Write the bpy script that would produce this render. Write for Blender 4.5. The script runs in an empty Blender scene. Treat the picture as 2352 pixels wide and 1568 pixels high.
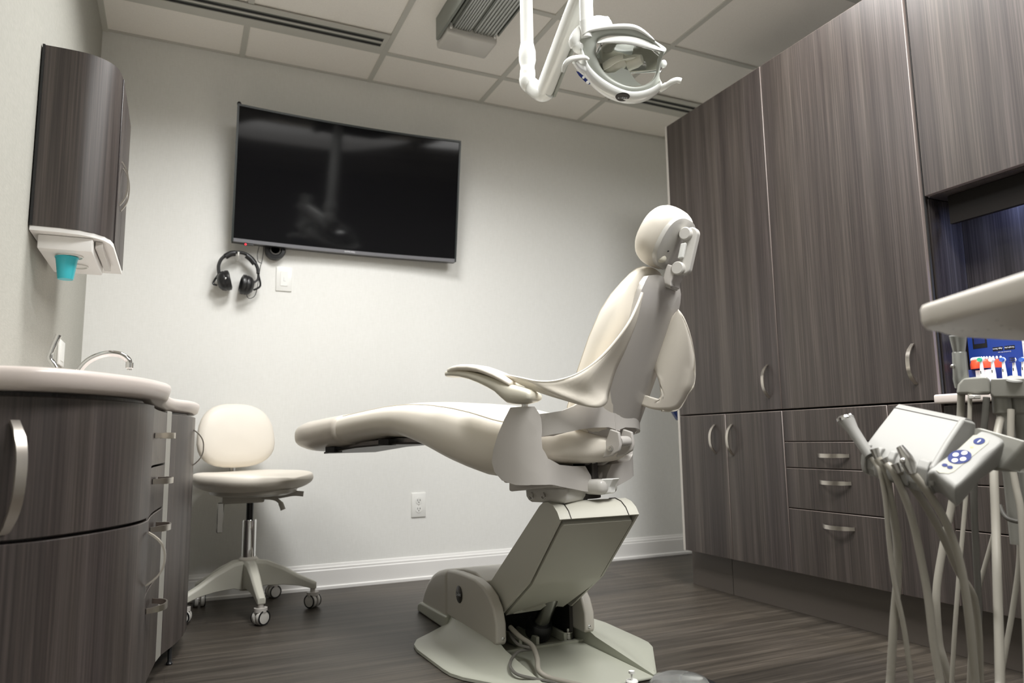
import bpy, bmesh, math, random
from mathutils import Vector as V, Matrix
random.seed(4)
C = bpy.context.scene.collection
sc = bpy.context.scene
PI = math.pi
# ------------------------------------------------------------------ camera
YAW, PITCH, ROLL, FPX = 0.43315, 0.13407, -0.01504, 1665.4
HC = 0.66
fw = V((math.sin(YAW)*math.cos(PITCH), math.cos(YAW)*math.cos(PITCH), math.sin(PITCH)))
r0 = V((math.cos(YAW), -math.sin(YAW), 0)); u0 = r0.cross(fw)
rt = math.cos(ROLL)*r0 + math.sin(ROLL)*u0
up = -math.sin(ROLL)*r0 + math.cos(ROLL)*u0
CAMO = V((0, 0, HC))
cd = bpy.data.cameras.new('camera'); cam = bpy.data.objects.new('camera', cd); C.objects.link(cam)
M3 = Matrix((rt, up, -fw)).transposed()
cam.matrix_world = Matrix.Translation(CAMO) @ M3.to_4x4()
cd.sensor_width = 36; cd.lens = FPX/2352*36; cd.clip_start = 0.02
cd.dof.use_dof = True; cd.dof.focus_distance = 2.05; cd.dof.aperture_fstop = 3.2
sc.camera = cam
def ray(px, py): return rt*((px-1176)/FPX) + up*((784-py)/FPX) + fw
def at(px, py, ax, val):
    d = ray(px, py); t = (val-CAMO[ax])/d[ax]; return CAMO + d*t
def dep(px, py, d): return CAMO + ray(px, py)*d
# ------------------------------------------------------------------ materials
def mat(name, col, rough=.5, metal=0, spec=.5, coat=0, trans=0, emit=None, es=1):
    m = bpy.data.materials.new(name); m.use_nodes = True
    b = m.node_tree.nodes['Principled BSDF']
    b.inputs['Base Color'].default_value = (*col, 1); b.inputs['Roughness'].default_value = rough
    b.inputs['Metallic'].default_value = metal; b.inputs['Specular IOR Level'].default_value = spec
    b.inputs['Coat Weight'].default_value = coat; b.inputs['Transmission Weight'].default_value = trans
    if emit: b.inputs['Emission Color'].default_value = (*emit, 1); b.inputs['Emission Strength'].default_value = es
    return m
def nodes(m): return m.node_tree.nodes, m.node_tree.links, m.node_tree.nodes['Principled BSDF']
def pos_map(m, scale):
    N, L, b = nodes(m); g = N.new('ShaderNodeNewGeometry'); mp = N.new('ShaderNodeMapping')
    mp.inputs['Scale'].default_value = scale; L.new(g.outputs['Position'], mp.inputs['Vector']); return mp
def noise(m, scale, detail=4, sc_=1, rough=.5):
    N, L, b = nodes(m); mp = pos_map(m, scale); n = N.new('ShaderNodeTexNoise')
    n.inputs['Scale'].default_value = sc_; n.inputs['Detail'].default_value = detail; n.inputs['Roughness'].default_value = rough
    L.new(mp.outputs[0], n.inputs['Vector']); return n
def ramp(m, fac, stops):
    N, L, b = nodes(m); r = N.new('ShaderNodeValToRGB'); e = r.color_ramp.elements
    while len(e) < len(stops): e.new(.5)
    for el, (p, c) in zip(e, stops): el.position = p; el.color = (*c, 1)
    L.new(fac, r.inputs['Fac']); return r
def bump(m, h, strength, dist):
    N, L, b = nodes(m); bp = N.new('ShaderNodeBump'); bp.inputs['Strength'].default_value = strength
    bp.inputs['Distance'].default_value = dist; L.new(h, bp.inputs['Height']); L.new(bp.outputs[0], b.inputs['Normal'])
def mixc(m, a, b_, fac, mode='MIX'):
    N, L, b = nodes(m); x = N.new('ShaderNodeMix'); x.data_type = 'RGBA'; x.blend_type = mode
    if isinstance(fac, float): x.inputs[0].default_value = fac
    else: L.new(fac, x.inputs[0])
    L.new(a, x.inputs[6]); L.new(b_, x.inputs[7]); return x.outputs[2]
def wood(name, dark, mid, light, rough=.42):
    m = mat(name, mid, rough, spec=.45); N, L, b = nodes(m)
    n1 = noise(m, (26, 26, .35), 3); n2 = noise(m, (210, 210, 2.4), 5, rough=.6); n3 = noise(m, (7, 7, .12), 2)
    r1 = ramp(m, n1.outputs[0], [(.32, dark), (.5, mid), (.68, light)])
    r2 = ramp(m, n2.outputs[0], [(.36, (.7, .7, .71)), (.5, (1, 1, 1)), (.66, (1.5, 1.47, 1.45))])
    r3 = ramp(m, n3.outputs[0], [(.3, (.82, .8, .84)), (.7, (1.15, 1.15, 1.1))])
    c = mixc(m, r1.outputs[0], r2.outputs[0], .85, 'MULTIPLY'); c = mixc(m, c, r3.outputs[0], 1.0, 'MULTIPLY')
    L.new(c, b.inputs['Base Color']); bump(m, n2.outputs[0], .15, .0006); return m
M = {}
M['wood'] = wood('dark laminate', (.037, .030, .028), (.053, .044, .040), (.074, .062, .057))
M['wood_dark'] = wood('dark laminate base', (.037, .030, .028), (.053, .044, .040), (.074, .062, .057), .38)
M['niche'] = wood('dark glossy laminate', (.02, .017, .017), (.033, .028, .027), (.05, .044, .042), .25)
M['valance'] = mat('dark valance board', (.012, .010, .009), .6, spec=.15)
M['edge'] = mat('edge band', (.20, .165, .15), .45)
M['panel_edge'] = mat('pale edge strip', (.52, .49, .45), .4)
M['post_grey'] = mat('corner post grey', (.30, .29, .26), .4)
M['toe'] = mat('toe kick laminate', (.105, .09, .078), .4)
m = M['wall'] = mat('wall covering', (.70, .67, .60), .8, spec=.2); N, L, b = nodes(m)
n1 = noise(m, (420, 420, 30), 3); n2 = noise(m, (30, 30, 420), 3)
c = mixc(m, n1.outputs[0], n2.outputs[0], .5); r = ramp(m, c, [(.35, (.745, .745, .715)), (.65, (.80, .80, .775))]); L.new(r.outputs[0], b.inputs['Base Color']); bump(m, c, .25, .0006)
m = M['wall_l'] = mat('shaded grey wall covering', (.6, .59, .54), .8, spec=.2); N, L, b = nodes(m)  # greyer covering, its colour also darkened to offset strong lamp light
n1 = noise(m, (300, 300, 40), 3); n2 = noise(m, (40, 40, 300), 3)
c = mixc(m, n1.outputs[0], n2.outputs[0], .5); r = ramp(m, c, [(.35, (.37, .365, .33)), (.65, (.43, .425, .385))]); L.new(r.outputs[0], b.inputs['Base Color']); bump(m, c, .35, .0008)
m = M['ceil'] = mat('ceiling tile', (.60, .57, .53), .95, spec=.1); n = noise(m, (260, 260, 260), 2); bump(m, n.outputs[0], .25, .0008)
r = ramp(m, n.outputs[0], [(.3, (.90, .87, .82)), (.7, (.95, .92, .87))]); nodes(m)[1].new(r.outputs[0], nodes(m)[2].inputs['Base Color'])
M['tbar'] = mat('ceiling grid metal', (.58, .575, .53), .5)
M['white_trim'] = mat('painted trim', (.80, .79, .77), .35)
m = M['floor'] = mat('plank floor', (.15, .12, .1), .42, spec=.35); N, L, b = nodes(m)
g = pos_map(m, (1, 1, 1)); br = N.new('ShaderNodeTexBrick'); br.offset = .37
for k, v in (('Scale', 1), ('Mortar Size', .0012), ('Brick Width', 1.22), ('Row Height', .152), ('Bias', 0), ('Mortar Smooth', .1)): br.inputs[k].default_value = v
br.inputs['Color1'].default_value = (.72, .72, .73, 1); br.inputs['Color2'].default_value = (1.22, 1.2, 1.16, 1); br.inputs['Mortar'].default_value = (.45, .45, .45, 1)
L.new(g.outputs[0], br.inputs['Vector'])
n1 = noise(m, (1.1, 26, 1), 4, rough=.6); n2 = noise(m, (5, 190, 1), 4)
r1 = ramp(m, n1.outputs[0], [(.3, (.032, .027, .0215)), (.5, (.055, .0465, .0375)), (.7, (.092, .079, .065))])
r2 = ramp(m, n2.outputs[0], [(.35, (.72, .72, .73)), (.65, (1.25, 1.24, 1.22))])
c = mixc(m, r1.outputs[0], r2.outputs[0], .9, 'MULTIPLY'); c = mixc(m, c, br.outputs[0], .8, 'MULTIPLY'); L.new(c, b.inputs['Base Color']); bump(m, n2.outputs[0], .12, .0006)
m = M['vinyl'] = mat('cream vinyl', (.80, .75, .66), .42, spec=.4); n = noise(m, (700, 700, 700), 2); bump(m, n.outputs[0], .12, .0004)
M['seam'] = mat('seam thread', (.55, .50, .41), .6)
m = M['vinyl2'] = mat('stool cream vinyl', (.76, .71, .63), .45, spec=.4); n = noise(m, (700, 700, 700), 2); bump(m, n.outputs[0], .12, .0004)
M['toecover'] = mat('toe cover vinyl', (.62, .57, .50), .28, spec=.5)
M['shell'] = mat('grey moulded plastic', (.53, .505, .475), .25, spec=.5)
M['shell_l'] = mat('light grey plastic', (.58, .565, .53), .22, spec=.5)
M['arm_plastic'] = mat('ivory plastic', (.66, .63, .53), .3)
M['base'] = mat('painted grey green metal', (.43, .44, .37), .33, spec=.5)
M['base2'] = mat('warm grey cover', (.52, .495, .44), .3, spec=.5)
M['arm_cover'] = mat('lift arm cover', (.51, .50, .435), .42, spec=.4)
M['black'] = mat('black plastic', (.012, .012, .013), .35)
M['dkmetal'] = mat('dark metal', (.06, .055, .05), .4, metal=.6)
M['steel'] = mat('steel', (.55, .54, .52), .25, metal=1)
M['chrome'] = mat('chrome', (.82, .82, .82), .07, metal=1)
M['nickel'] = mat('satin nickel', (.62, .58, .53), .28, metal=1)
M['white'] = mat('white plastic', (.80, .80, .77), .28)
M['lampwhite'] = mat('white lacquer', (.82, .83, .80), .12, coat=.3)
M['lampgrey'] = mat('grey green lacquer', (.42, .44, .40), .35)
M['counter'] = mat('solid surface', (.66, .59, .55), .28)
M['screen'] = mat('screen glass', (.004, .004, .005), .06, spec=.22)
M['bezel'] = mat('dark bezel', (.02, .025, .024), .3)
M['bezel2'] = mat('brushed grey bezel', (.25, .25, .27), .3, metal=.8)
M['redled'] = mat('red standby light', (.8, .02, .03), .4, emit=(1, .02, .04), es=2)
M['cyan'] = mat('turquoise plastic', (.05, .50, .58), .3, spec=.5)
M['navy'] = mat('navy print', (.02, .032, .14), .6, spec=.15)
M['blue'] = mat('blue carton', (.018, .05, .27), .3)
M['apron'] = mat('blue apron vinyl', (.02, .04, .15), .5)
M['orange'] = mat('red orange gum resin', (.85, .10, .04), .3)
M['tooth'] = mat('tooth white', (.85, .83, .78), .3)
M['bristleblue'] = mat('blue bristle', (.05, .14, .5), .5)
M['bristlegreen'] = mat('green bristle', (.05, .5, .25), .5)
M['tray'] = mat('tray solid surface', (.64, .60, .545), .4)
M['head'] = mat('delivery head plastic', (.31, .306, .29), .5, spec=.25)
M['headgrey'] = mat('delivery grey plastic', (.29, .285, .255), .3)
M['pad'] = mat('touchpad membrane', (.36, .35, .29), .5, spec=.25)
M['hose'] = mat('hose grey', (.33, .31, .265), .4)
M['hose_dk'] = mat('hose dark', (.14, .135, .12), .45)
M['alu'] = mat('aluminium profile', (.42, .43, .41), .32, metal=.7)
M['trackgrey'] = mat('track flange grey', (.22, .235, .21), .4)
M['darkslot'] = mat('slot shadow black', (.02, .02, .02), .7)
M['mirror'] = mat('reflector mirror', (.82, .82, .82), .04, metal=1)
M['glass'] = mat('clear shield', (.95, .96, .95), .05, trans=1)
M['clearplastic'] = mat('clear dome plastic', (.85, .87, .85), .08, trans=.9)
M['opal'] = mat('opal shade', (.80, .78, .68), .3)
M['text_l'] = mat('pale print', (.55, .57, .6), .5)
M['text_w'] = mat('white print', (.85, .85, .88), .5)
M['red'] = mat('red print', (.6, .05, .05), .5)
M['yellow'] = mat('yellow print', (.75, .62, .15), .5)
M['lamp'] = mat('lit diffuser', (.9, .9, .88), .5, emit=(1, .97, .93), es=1.5)
# ------------------------------------------------------------------ builders
OFF = {}
def tag(o, label=None, cat=None, group=None, kind=None):
    if label: o['label'] = label
    if cat: o['category'] = cat
    if group: o['group'] = group
    if kind: o['kind'] = kind
    return o
def thing(name, label, cat, loc, group=None):
    o = bpy.data.objects.new(name, None); C.objects.link(o); o.empty_display_size = .05
    o.location = V(loc); OFF[o.name] = V(loc); return tag(o, label, cat, group)
class B:
    def __init__(s): s.bm = bmesh.new()
    def v(s, p): return s.bm.verts.new(V(p))
    def face(s, pts, mi=0):
        f = s.bm.faces.new([s.v(p) for p in pts]); f.material_index = mi; return f
    def box(s, lo, hi, bev=0, seg=2, mtx=None, sidemat=None):
        lo, hi = V(lo), V(hi); bm = bmesh.new(); bmesh.ops.create_cube(bm, size=1)
        for v in bm.verts: v.co = V([(lo[i]+hi[i])/2 + v.co[i]*(hi[i]-lo[i]) for i in range(3)])
        if sidemat:
            for f in bm.faces:
                if abs(f.normal[sidemat]) < .5: f.material_index = 1
        if bev: bmesh.ops.bevel(bm, geom=bm.edges[:], offset=bev, segments=seg, profile=.5, affect='EDGES')
        s.merge(bm, mtx); return s
    def merge(s, bm, mtx=None):
        if mtx: bmesh.ops.transform(bm, matrix=mtx, verts=bm.verts)
        vm = {}
        for v in bm.verts: vm[v] = s.bm.verts.new(v.co)
        for f in bm.faces:
            try: nf = s.bm.faces.new([vm[v] for v in f.verts]); nf.material_index = f.material_index
            except ValueError: pass
        bm.free()
    def loft(s, rings, cap=True, closed=True, mi=0):
        R = [[s.v(p) for p in r] for r in rings]; n = len(R[0])
        for a, b in zip(R, R[1:]):
            for i in range(n if closed else n-1):
                j = (i+1) % n
                f = s.bm.faces.new((a[i], a[j], b[j], b[i])); f.material_index = mi
        if cap and closed:
            for q in (R[0], R[-1]):
                try: s.bm.faces.new(q).material_index = mi
                except ValueError: pass
        return s
    def tube(s, pts, r, n=10, cap=True, flat=1.0, mi=0):
        pts = [V(p) for p in pts]; rr = r if isinstance(r, (list, tuple)) else [r]*len(pts)
        rings = []; T0 = (pts[1]-pts[0]).normalized(); ref = V((0, 0, 1)) if abs(T0.z) < .9 else V((0, 1, 0))
        X = T0.cross(ref).normalized()
        for i, p in enumerate(pts):
            T = ((pts[min(i+1, len(pts)-1)]-pts[max(i-1, 0)])).normalized()
            X = (X - T*X.dot(T)).normalized(); Y = T.cross(X)
            rings.append([p + (X*math.cos(2*PI*k/n) + Y*flat*math.sin(2*PI*k/n))*rr[i] for k in range(n)])
        return s.loft(rings, cap, mi=mi)
    def lathe(s, prof, o=(0, 0, 0), ax=(0, 0, 1), n=24, mi=0):
        ax = V(ax).normalized(); ref = V((1, 0, 0)) if abs(ax.x) < .9 else V((0, 1, 0))
        X = (ref-ax*ref.dot(ax)).normalized(); Y = ax.cross(X); o = V(o)
        return s.loft([[o + ax*h + (X*math.cos(2*PI*k/n)+Y*math.sin(2*PI*k/n))*max(r, 1e-5) for k in range(n)] for r, h in prof], True, mi=mi)
    def prism(s, pts, off, mi=0):
        pts = [V(p) for p in pts]; off = V(off)
        return s.loft([pts, [p+off for p in pts]], mi=mi)
    def sphere(s, c, r, sc_=(1, 1, 1), n=16):
        bm = bmesh.new(); bmesh.ops.create_uvsphere(bm, u_segments=n, v_segments=n//2+2, radius=r)
        s.merge(bm, Matrix.Translation(V(c)) @ Matrix.Diagonal((*sc_, 1))); return s
    def obj(s, name, m, parent=None, bev=0, bseg=2, ang=40, sub=0, solid=0, sharp=True):
        bmesh.ops.remove_doubles(s.bm, verts=s.bm.verts, dist=1e-6)
        bmesh.ops.recalc_face_normals(s.bm, faces=s.bm.faces)
        off = V((0, 0, 0)); p = parent
        while p is not None and p.name not in OFF: p = p.parent
        if p is not None: off = OFF[p.name]
        else:
            cs = [v.co for v in s.bm.verts]; lo = V([min(c[i] for c in cs) for i in range(3)]); hi = V([max(c[i] for c in cs) for i in range(3)])
            off = V(((lo.x+hi.x)/2, (lo.y+hi.y)/2, lo.z))
        for v in s.bm.verts: v.co -= off
        me = bpy.data.meshes.new(name); s.bm.to_mesh(me); s.bm.free()
        for mm in (m if isinstance(m, (list, tuple)) else [m]): me.materials.append(M[mm] if isinstance(mm, str) else mm)
        me.shade_smooth()
        if sharp: me.set_sharp_from_angle(angle=math.radians(ang))
        o = bpy.data.objects.new(name, me); C.objects.link(o)
        if parent is None: o.location = off
        else: o.parent = parent
        if solid:
            q = o.modifiers.new('solid', 'SOLIDIFY'); q.thickness = solid; q.offset = 0
        if bev:
            q = o.modifiers.new('bevel', 'BEVEL'); q.width = bev; q.segments = bseg; q.limit_method = 'ANGLE'; q.angle_limit = math.radians(35)
            q = o.modifiers.new('wn', 'WEIGHTED_NORMAL')
        if sub:
            q = o.modifiers.new('sub', 'SUBSURF'); q.levels = sub; q.render_levels = sub
        return o
def struct(name, b, m, **k): return tag(b.obj(name, m, **k), kind='structure')
def catmull(pts, n=6):
    pts = [V(p) for p in pts]; out = []
    for i in range(len(pts)-1):
        p0, p1, p2, p3 = pts[max(i-1, 0)], pts[i], pts[i+1], pts[min(i+2, len(pts)-1)]
        for k in range(n):
            t = k/n; out.append(.5*((2*p1)+(p2-p0)*t+(2*p0-5*p1+4*p2-p3)*t*t+(3*p1-p0-3*p2+p3)*t**3))
    return out+[pts[-1]]
def catc(pts, n=4):
    pts = [V(p) for p in pts]; N_ = len(pts); out = []
    for i in range(N_):
        p0, p1, p2, p3 = pts[i-1], pts[i], pts[(i+1) % N_], pts[(i+2) % N_]
        for k in range(n):
            t = k/n; out.append(.5*((2*p1)+(p2-p0)*t+(2*p0-5*p1+4*p2-p3)*t*t+(3*p1-p0-3*p2+p3)*t**3))
    return out
def interp(tab, x):
    tab = sorted(tab)
    if x <= tab[0][0]: return tab[0][1]
    for (a, b), (c, d) in zip(tab, tab[1:]):
        if x <= c: return b+(d-b)*(x-a)/(c-a)
    return tab[-1][1]
def sgn(x): return 1 if x >= 0 else -1
def superring(hw, z0, z1, e=3, n=28):
    mid, hh = (z0+z1)/2, (z1-z0)/2; o = []
    for k in range(n):
        a = 2*PI*k/n; c, s_ = math.cos(a), math.sin(a)
        o.append((hw*sgn(c)*abs(c)**(2/e), mid+hh*sgn(s_)*abs(s_)**(2/e)))
    return o
def plate(pts2, fn, cuts=((), ()), name='plate', m=None, parent=None, thick=.01, bev=0, holes=None, **k):
    """flat outline in 2-D, cut along lines, mapped to 3-D by fn, given a real thickness"""
    bm = bmesh.new(); f = bm.faces.new([bm.verts.new((p[0], p[1], 0)) for p in pts2])
    bmesh.ops.triangulate(bm, faces=[f], ngon_method='EAR_CLIP')
    for i, cs in enumerate(cuts):
        for c in cs:
            n = V((1, 0, 0)) if i == 0 else V((0, 1, 0))
            bmesh.ops.bisect_plane(bm, geom=bm.verts[:]+bm.edges[:]+bm.faces[:], plane_co=n*c, plane_no=n)
    bmesh.ops.dissolve_limit(bm, angle_limit=.001, verts=[], edges=[]) if False else None
    for v in bm.verts: v.co = V(fn(v.co.x, v.co.y))
    b = B(); b.bm.free(); b.bm = bm
    return b.obj(name, m, parent, solid=thick, bev=bev, **k)
def frange(a, b, n): return [a+(b-a)*i/n for i in range(1, n)]
def text(s, name, m, parent, origin, xdir, ydir, size, depth=.0006, align='CENTER'):
    cu = bpy.data.curves.new('txt', 'FONT'); cu.body = s; cu.size = size; cu.align_x = align; cu.align_y = 'CENTER'; cu.extrude = depth; cu.resolution_u = 2
    to = bpy.data.objects.new('txt', cu); C.objects.link(to); bpy.context.view_layer.update()
    me = bpy.data.meshes.new_from_object(to.evaluated_get(bpy.context.evaluated_depsgraph_get())); bpy.data.objects.remove(to); bpy.data.curves.remove(cu)
    xd, yd = V(xdir).normalized(), V(ydir).normalized(); zd = xd.cross(yd); b = B()
    b.bm.from_mesh(me); bpy.data.meshes.remove(me)
    for v in b.bm.verts: v.co = V(origin)+xd*v.co.x+yd*v.co.y+zd*v.co.z
    return b.obj(name, m, parent, sharp=False)
def bow_handle(name, p0, p1, nrm, proj, width, parent, thick=.004, m='nickel'):
    """flat strip handle bowed out of a front"""
    p0, p1, nrm = V(p0), V(p1), V(nrm).normalized(); ax = (p1-p0); w = ax.normalized().cross(nrm)*(width/2); n = 14; rings = []
    for i in range(n+1):
        t = i/n; h = proj*(1-abs(2*t-1)**2.6); p = p0+ax*t+nrm*h
        dh = -proj*2.6*abs(2*t-1)**1.6*sgn(2*t-1)*2/ax.length; T = (ax.normalized()+nrm*dh).normalized(); q = w.normalized().cross(T)*(thick/2)
        ww = w*(1.0 if .08 < t < .92 else .85)
        rings.append([p+ww+q, p-ww+q, p-ww-q, p+ww-q])
    return B().loft(rings).obj(name, m, parent, ang=30)
# ------------------------------------------------------------------ room
XL, XR, YB, YF, ZC = -.369, 2.72, 3.465, -2.4, 2.483
struct('floor', B().box((XL-.1, YF-.1, -.05), (XR+.1, YB+.1, 0)), 'floor')
struct('ceiling', B().box((XL-.1, YF-.1, ZC), (XR+.1, YB+.1, ZC+.05)), 'ceil')
struct('wall_back', B().box((XL-.1, YB, 0), (XR+.1, YB+.1, ZC)), 'wall')
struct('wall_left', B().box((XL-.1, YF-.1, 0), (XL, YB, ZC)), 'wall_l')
struct('wall_right', B().box((XR, YF-.1, 0), (XR+.1, YB, ZC)), 'wall')
struct('wall_front', B().box((XL, YF-.1, 0), (XR, YF, ZC)), 'wall')
def base_prof(s_): return [(0, 0), (.022, 0), (.022, .012), (.014, .016), (.014, .082), (.011, .086), (.011, .094), (.007, .098), (.004, .108), (0, .11)]
b = B(); b.loft([[V((x, YB-d-.0005, z+.0005)) for d, z in base_prof(0)] for x in (XL, XR)]); struct('baseboard_back', b, 'white_trim', ang=20)
b = B(); b.loft([[V((XL+d+.0005, y, z+.0005)) for d, z in base_prof(0)] for y in (YF, YB-.023)]); struct('baseboard_left', b, 'white_trim', ang=20)
b = B()
for x in (.21, .82, 1.43, 2.04, 2.65): b.box((x-.012, YF, ZC-.007), (x+.012, YB, ZC-.0002))
for y in (3.165, 2.58, 1.97, 1.36, .75, .14, -.47): b.box((XL, y-.012, ZC-.0066), (XR, y+.012, ZC-.0002))
b.box((XL, YF, ZC-.009), (XL+.022, YB, ZC-.0002)); b.box((XL, YB-.015, ZC-.006), (XR, YB, ZC-.0002))
struct('trim_1', b, 'tbar')
def slot(x0, x1, label):
    t = thing('slot_diffuser', label, 'vent', ((x0+x1)/2, 3.075, ZC-.012), 'linear slot diffusers in the ceiling')
    y0, y1 = 2.995, 3.15; z = ZC-.0085
    b = B().box((x0, y0, z-.004), (x1, y0+.035, z)); b.box((x0, y1-.045, z-.004), (x1, y1, z)); b.box((x0, y0+.035, z-.004), (x0+.02, y1-.045, z)); b.box((x1-.02, y0+.035, z-.004), (x1, y1-.045, z)); b.obj('frame', 'tbar', t)
    b = B().box((x0+.02, y0+.066, z-.004), (x1-.02, y0+.079, z)); b.obj('centre_bar', 'tbar', t)
    B().box((x0+.02, y0+.035, z-.0005), (x1-.02, y1-.045, z+.0003)).obj('slot_backing', 'darkslot', t)
    B().box((x0+.02, y0+.04, z-.003), (x1-.02, y0+.044, z-.0006)).obj('vane', 'trackgrey', t); B().box((x0+.02, y0+.084, z-.003), (x1-.02, y0+.088, z-.0006)).obj('vane', 'trackgrey', t)
slot(XL+.023, .805, 'long ceiling slot diffuser above the television, at the left wall')
slot(2.055, 2.69, 'long ceiling slot diffuser above the tall cabinets, right of the dental light')
# lit troffers in the ceiling grid, nearer the camera than the frame shows
def troffer(x, y, hx, hy, power, label, spread):
    t = thing('ceiling_light', label, 'ceiling light', (x, y, ZC-.02), 'recessed ceiling lights')
    b = B()
    for lo, hi in (((x-hx, y-hy), (x+hx, y-hy+.02)), ((x-hx, y+hy-.02), (x+hx, y+hy)), ((x-hx, y-hy+.02), (x-hx+.02, y+hy-.02)), ((x+hx-.02, y-hy+.02), (x+hx, y+hy-.02))):
        b.box((*lo, ZC-.016), (*hi, ZC-.008))
    b.obj('frame', 'tbar', t)
    B().box((x-hx+.02, y-hy+.02, ZC-.012), (x+hx-.02, y+hy-.02, ZC-.009)).obj('diffuser', 'lamp', t)
    ld = bpy.data.lights.new('troffer_lamp', 'AREA'); ld.shape = 'RECTANGLE'; ld.size = 2*hx-.05; ld.size_y = 2*hy-.05; ld.energy = power; ld.spread = math.radians(spread); ld.color = (1, .995, .98)
    lo = bpy.data.objects.new('lamp', ld); C.objects.link(lo); lo.parent = t; lo.location = (0, 0, .002)
troffer(.515, 2.275, .29, .29, 21, 'square recessed ceiling light left of the ceiling track', 150)
troffer(1.735, 1.36, .29, .595, 28, 'long recessed ceiling light in front of the tall cabinets', 168)
troffer(1.125, .445, .29, .595, 39, 'added long ceiling light, unseen, beyond the near end of the ceiling track', 165)  # unseen lamp added as fill for the chair back and far wall
# ------------------------------------------------------------------ right cabinets
XC = 2.09; DT = .019
def front_panel(name, y0, y1, z0, z1, parent, m='wood', bev=.0015):
    b = B(); b.box((XC, y0+.002, z0+.002), (XC+DT, y1-.002, z1-.002), bev, 1, sidemat=0 if False else None)
    for f in b.bm.faces:
        f.normal_update()
        if abs(f.normal.x) < .9: f.material_index = 1
    return b.obj(name, [m, 'edge'], parent)
def vhandle(y, z0, z1, parent): return bow_handle('handle', (XC, y, z0), (XC, y, z1), (-1, 0, 0), .03, .014, parent)
def hhandle(yc, z, parent): return bow_handle('handle', (XC, yc-.066, z), (XC, yc+.066, z), (-1, 0, 0), .03, .014, parent)
def cab(name, label, cat, y0, y1, z0, z1, group=None, xb=2.60, m='wood'):
    t = thing(name, label, cat, (2.35, (y0+y1)/2, z0), group)
    B().box((XC+DT+.002, y0+.0008, z0), (xb, y1-.0008, z1)).obj('carcass', m, t); return t
Y0, Y1, Y2, Y3, Y4, YE = 2.706, 2.084, 1.632, 1.447, 1.10, .55
ZT, ZM, ZB = 2.147, .757, .158
t = cab('wall_cabinet', 'tall dark laminate upper cabinet with one bow handle, at the far end', 'cabinet', Y1, Y0, ZM+.002, ZT, 'tall upper cabinets'); d = front_panel('door', Y1, Y0, ZM, ZT, t); vhandle(2.145, .806, .934, d)
t = cab('wall_cabinet', 'tall dark laminate upper cabinet above the drawers, handle at its right edge', 'cabinet', Y3+.004, Y1, ZM+.002, ZT, 'tall upper cabinets'); d = front_panel('door', Y3+.004, Y1, ZM, ZT, t); vhandle(1.523, .812, .938, d)
B().box((XC+.012, Y3+.001, ZM), (XC+DT, Y3+.004, ZT)).obj('side_reveal', 'darkslot', t)
t = cab('base_cabinet', 'dark two door base cabinet left of the drawer stack', 'cabinet', Y1, Y0, ZB, ZM-.003)
d = front_panel('door', 2.4, Y0, ZB, ZM-.003, t); vhandle(2.47, .588, .709, d); d = front_panel('door', Y1, 2.4, ZB, ZM-.003, t); vhandle(2.364, .582, .708, d)
t = cab('drawer_cabinet', 'dark base cabinet of four drawer fronts, three with bow handles', 'drawers', Y2, Y1, ZB, ZM-.003)
for i, (a, c) in enumerate(((.158, .392), (.392, .540), (.540, .636), (.636, .754))):
    d = front_panel('drawer', Y2, Y1, a, c, t)
    if i < 3: hhandle(1.86, (.343, .494, .587)[i], d)
t = cab('base_cabinet', 'narrow dark base cabinet between drawer stack and open niche, behind the hoses', 'cabinet', Y3, Y2, ZB, ZM-.003); front_panel('door', Y3, Y2, ZB, ZM-.003, t)
t = cab('drawer_cabinet', 'dark drawer cabinet under the niche worktop at the right edge', 'drawers', YE, Y3-.004, ZB, .745)
for a, c in ((.158, .379), (.379, .51), (.51, .64), (.64, .742)): front_panel('drawer', YE, Y3-.004, a, c, t)
t = cab('wall_cabinet', 'dark upper cabinet over the open niche at top right corner', 'cabinet', YE, Y3-.006, 1.39, ZT+.1, 'tall upper cabinets'); front_panel('door', YE, Y3-.006, 1.39, ZT+.1, t)
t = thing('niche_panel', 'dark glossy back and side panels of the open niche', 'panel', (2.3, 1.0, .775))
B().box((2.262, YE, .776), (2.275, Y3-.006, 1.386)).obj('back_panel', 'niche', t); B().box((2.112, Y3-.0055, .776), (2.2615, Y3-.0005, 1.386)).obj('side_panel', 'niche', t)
t = thing('light_valance', 'dark rail with added glow strip under the upper cabinet of the niche', 'light', (2.17, 1.0, 1.30))
B().box((2.15, YE, 1.30), (2.166, 1.405, 1.388)).obj('valance', 'valance', t); B().box((2.1665, YE, 1.372), (2.225, 1.40, 1.388)).obj('added_glow_strip', 'white', t)
ld = bpy.data.lights.new('added_glow_lamp', 'AREA'); ld.shape = 'RECTANGLE'; ld.size = .04; ld.size_y = .7; ld.energy = 3.5; ld.color = (.38, .5, 1); lo = bpy.data.objects.new('lamp', ld); C.objects.link(lo); lo.parent = t; lo.location = (.026, -.05, .07)  # added blue lamp, stands in for a bluish reflection on the back panel
B().box((2.06, YE, .746), (2.26, Y3+.004, .774), .006, 3).obj('worktop', 'counter'); tag(bpy.data.objects['worktop'], 'pale worktop slab in the open niche, end showing left of the instrument holder', 'worktop')
b = B().box((2.155, YE, 0.0005), (2.175, 1.58, ZB-.001)); b.box((2.155, 1.583, .0005), (2.175, 2.48, ZB-.001)); b.box((2.155, 2.483, .0005), (2.175, 2.745, ZB-.001)); b.box((2.175, 2.725, .0005), (2.6, 2.745, ZB-.001))
struct('trim_2', b, 'toe')
b = B().box((XC, Y0+.001, ZB), (2.6, Y0+.014, ZT)); o = b.obj('end_panel', 'panel_edge'); tag(o, 'thin pale end panel on the far end of the tall cabinets', 'panel')
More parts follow.
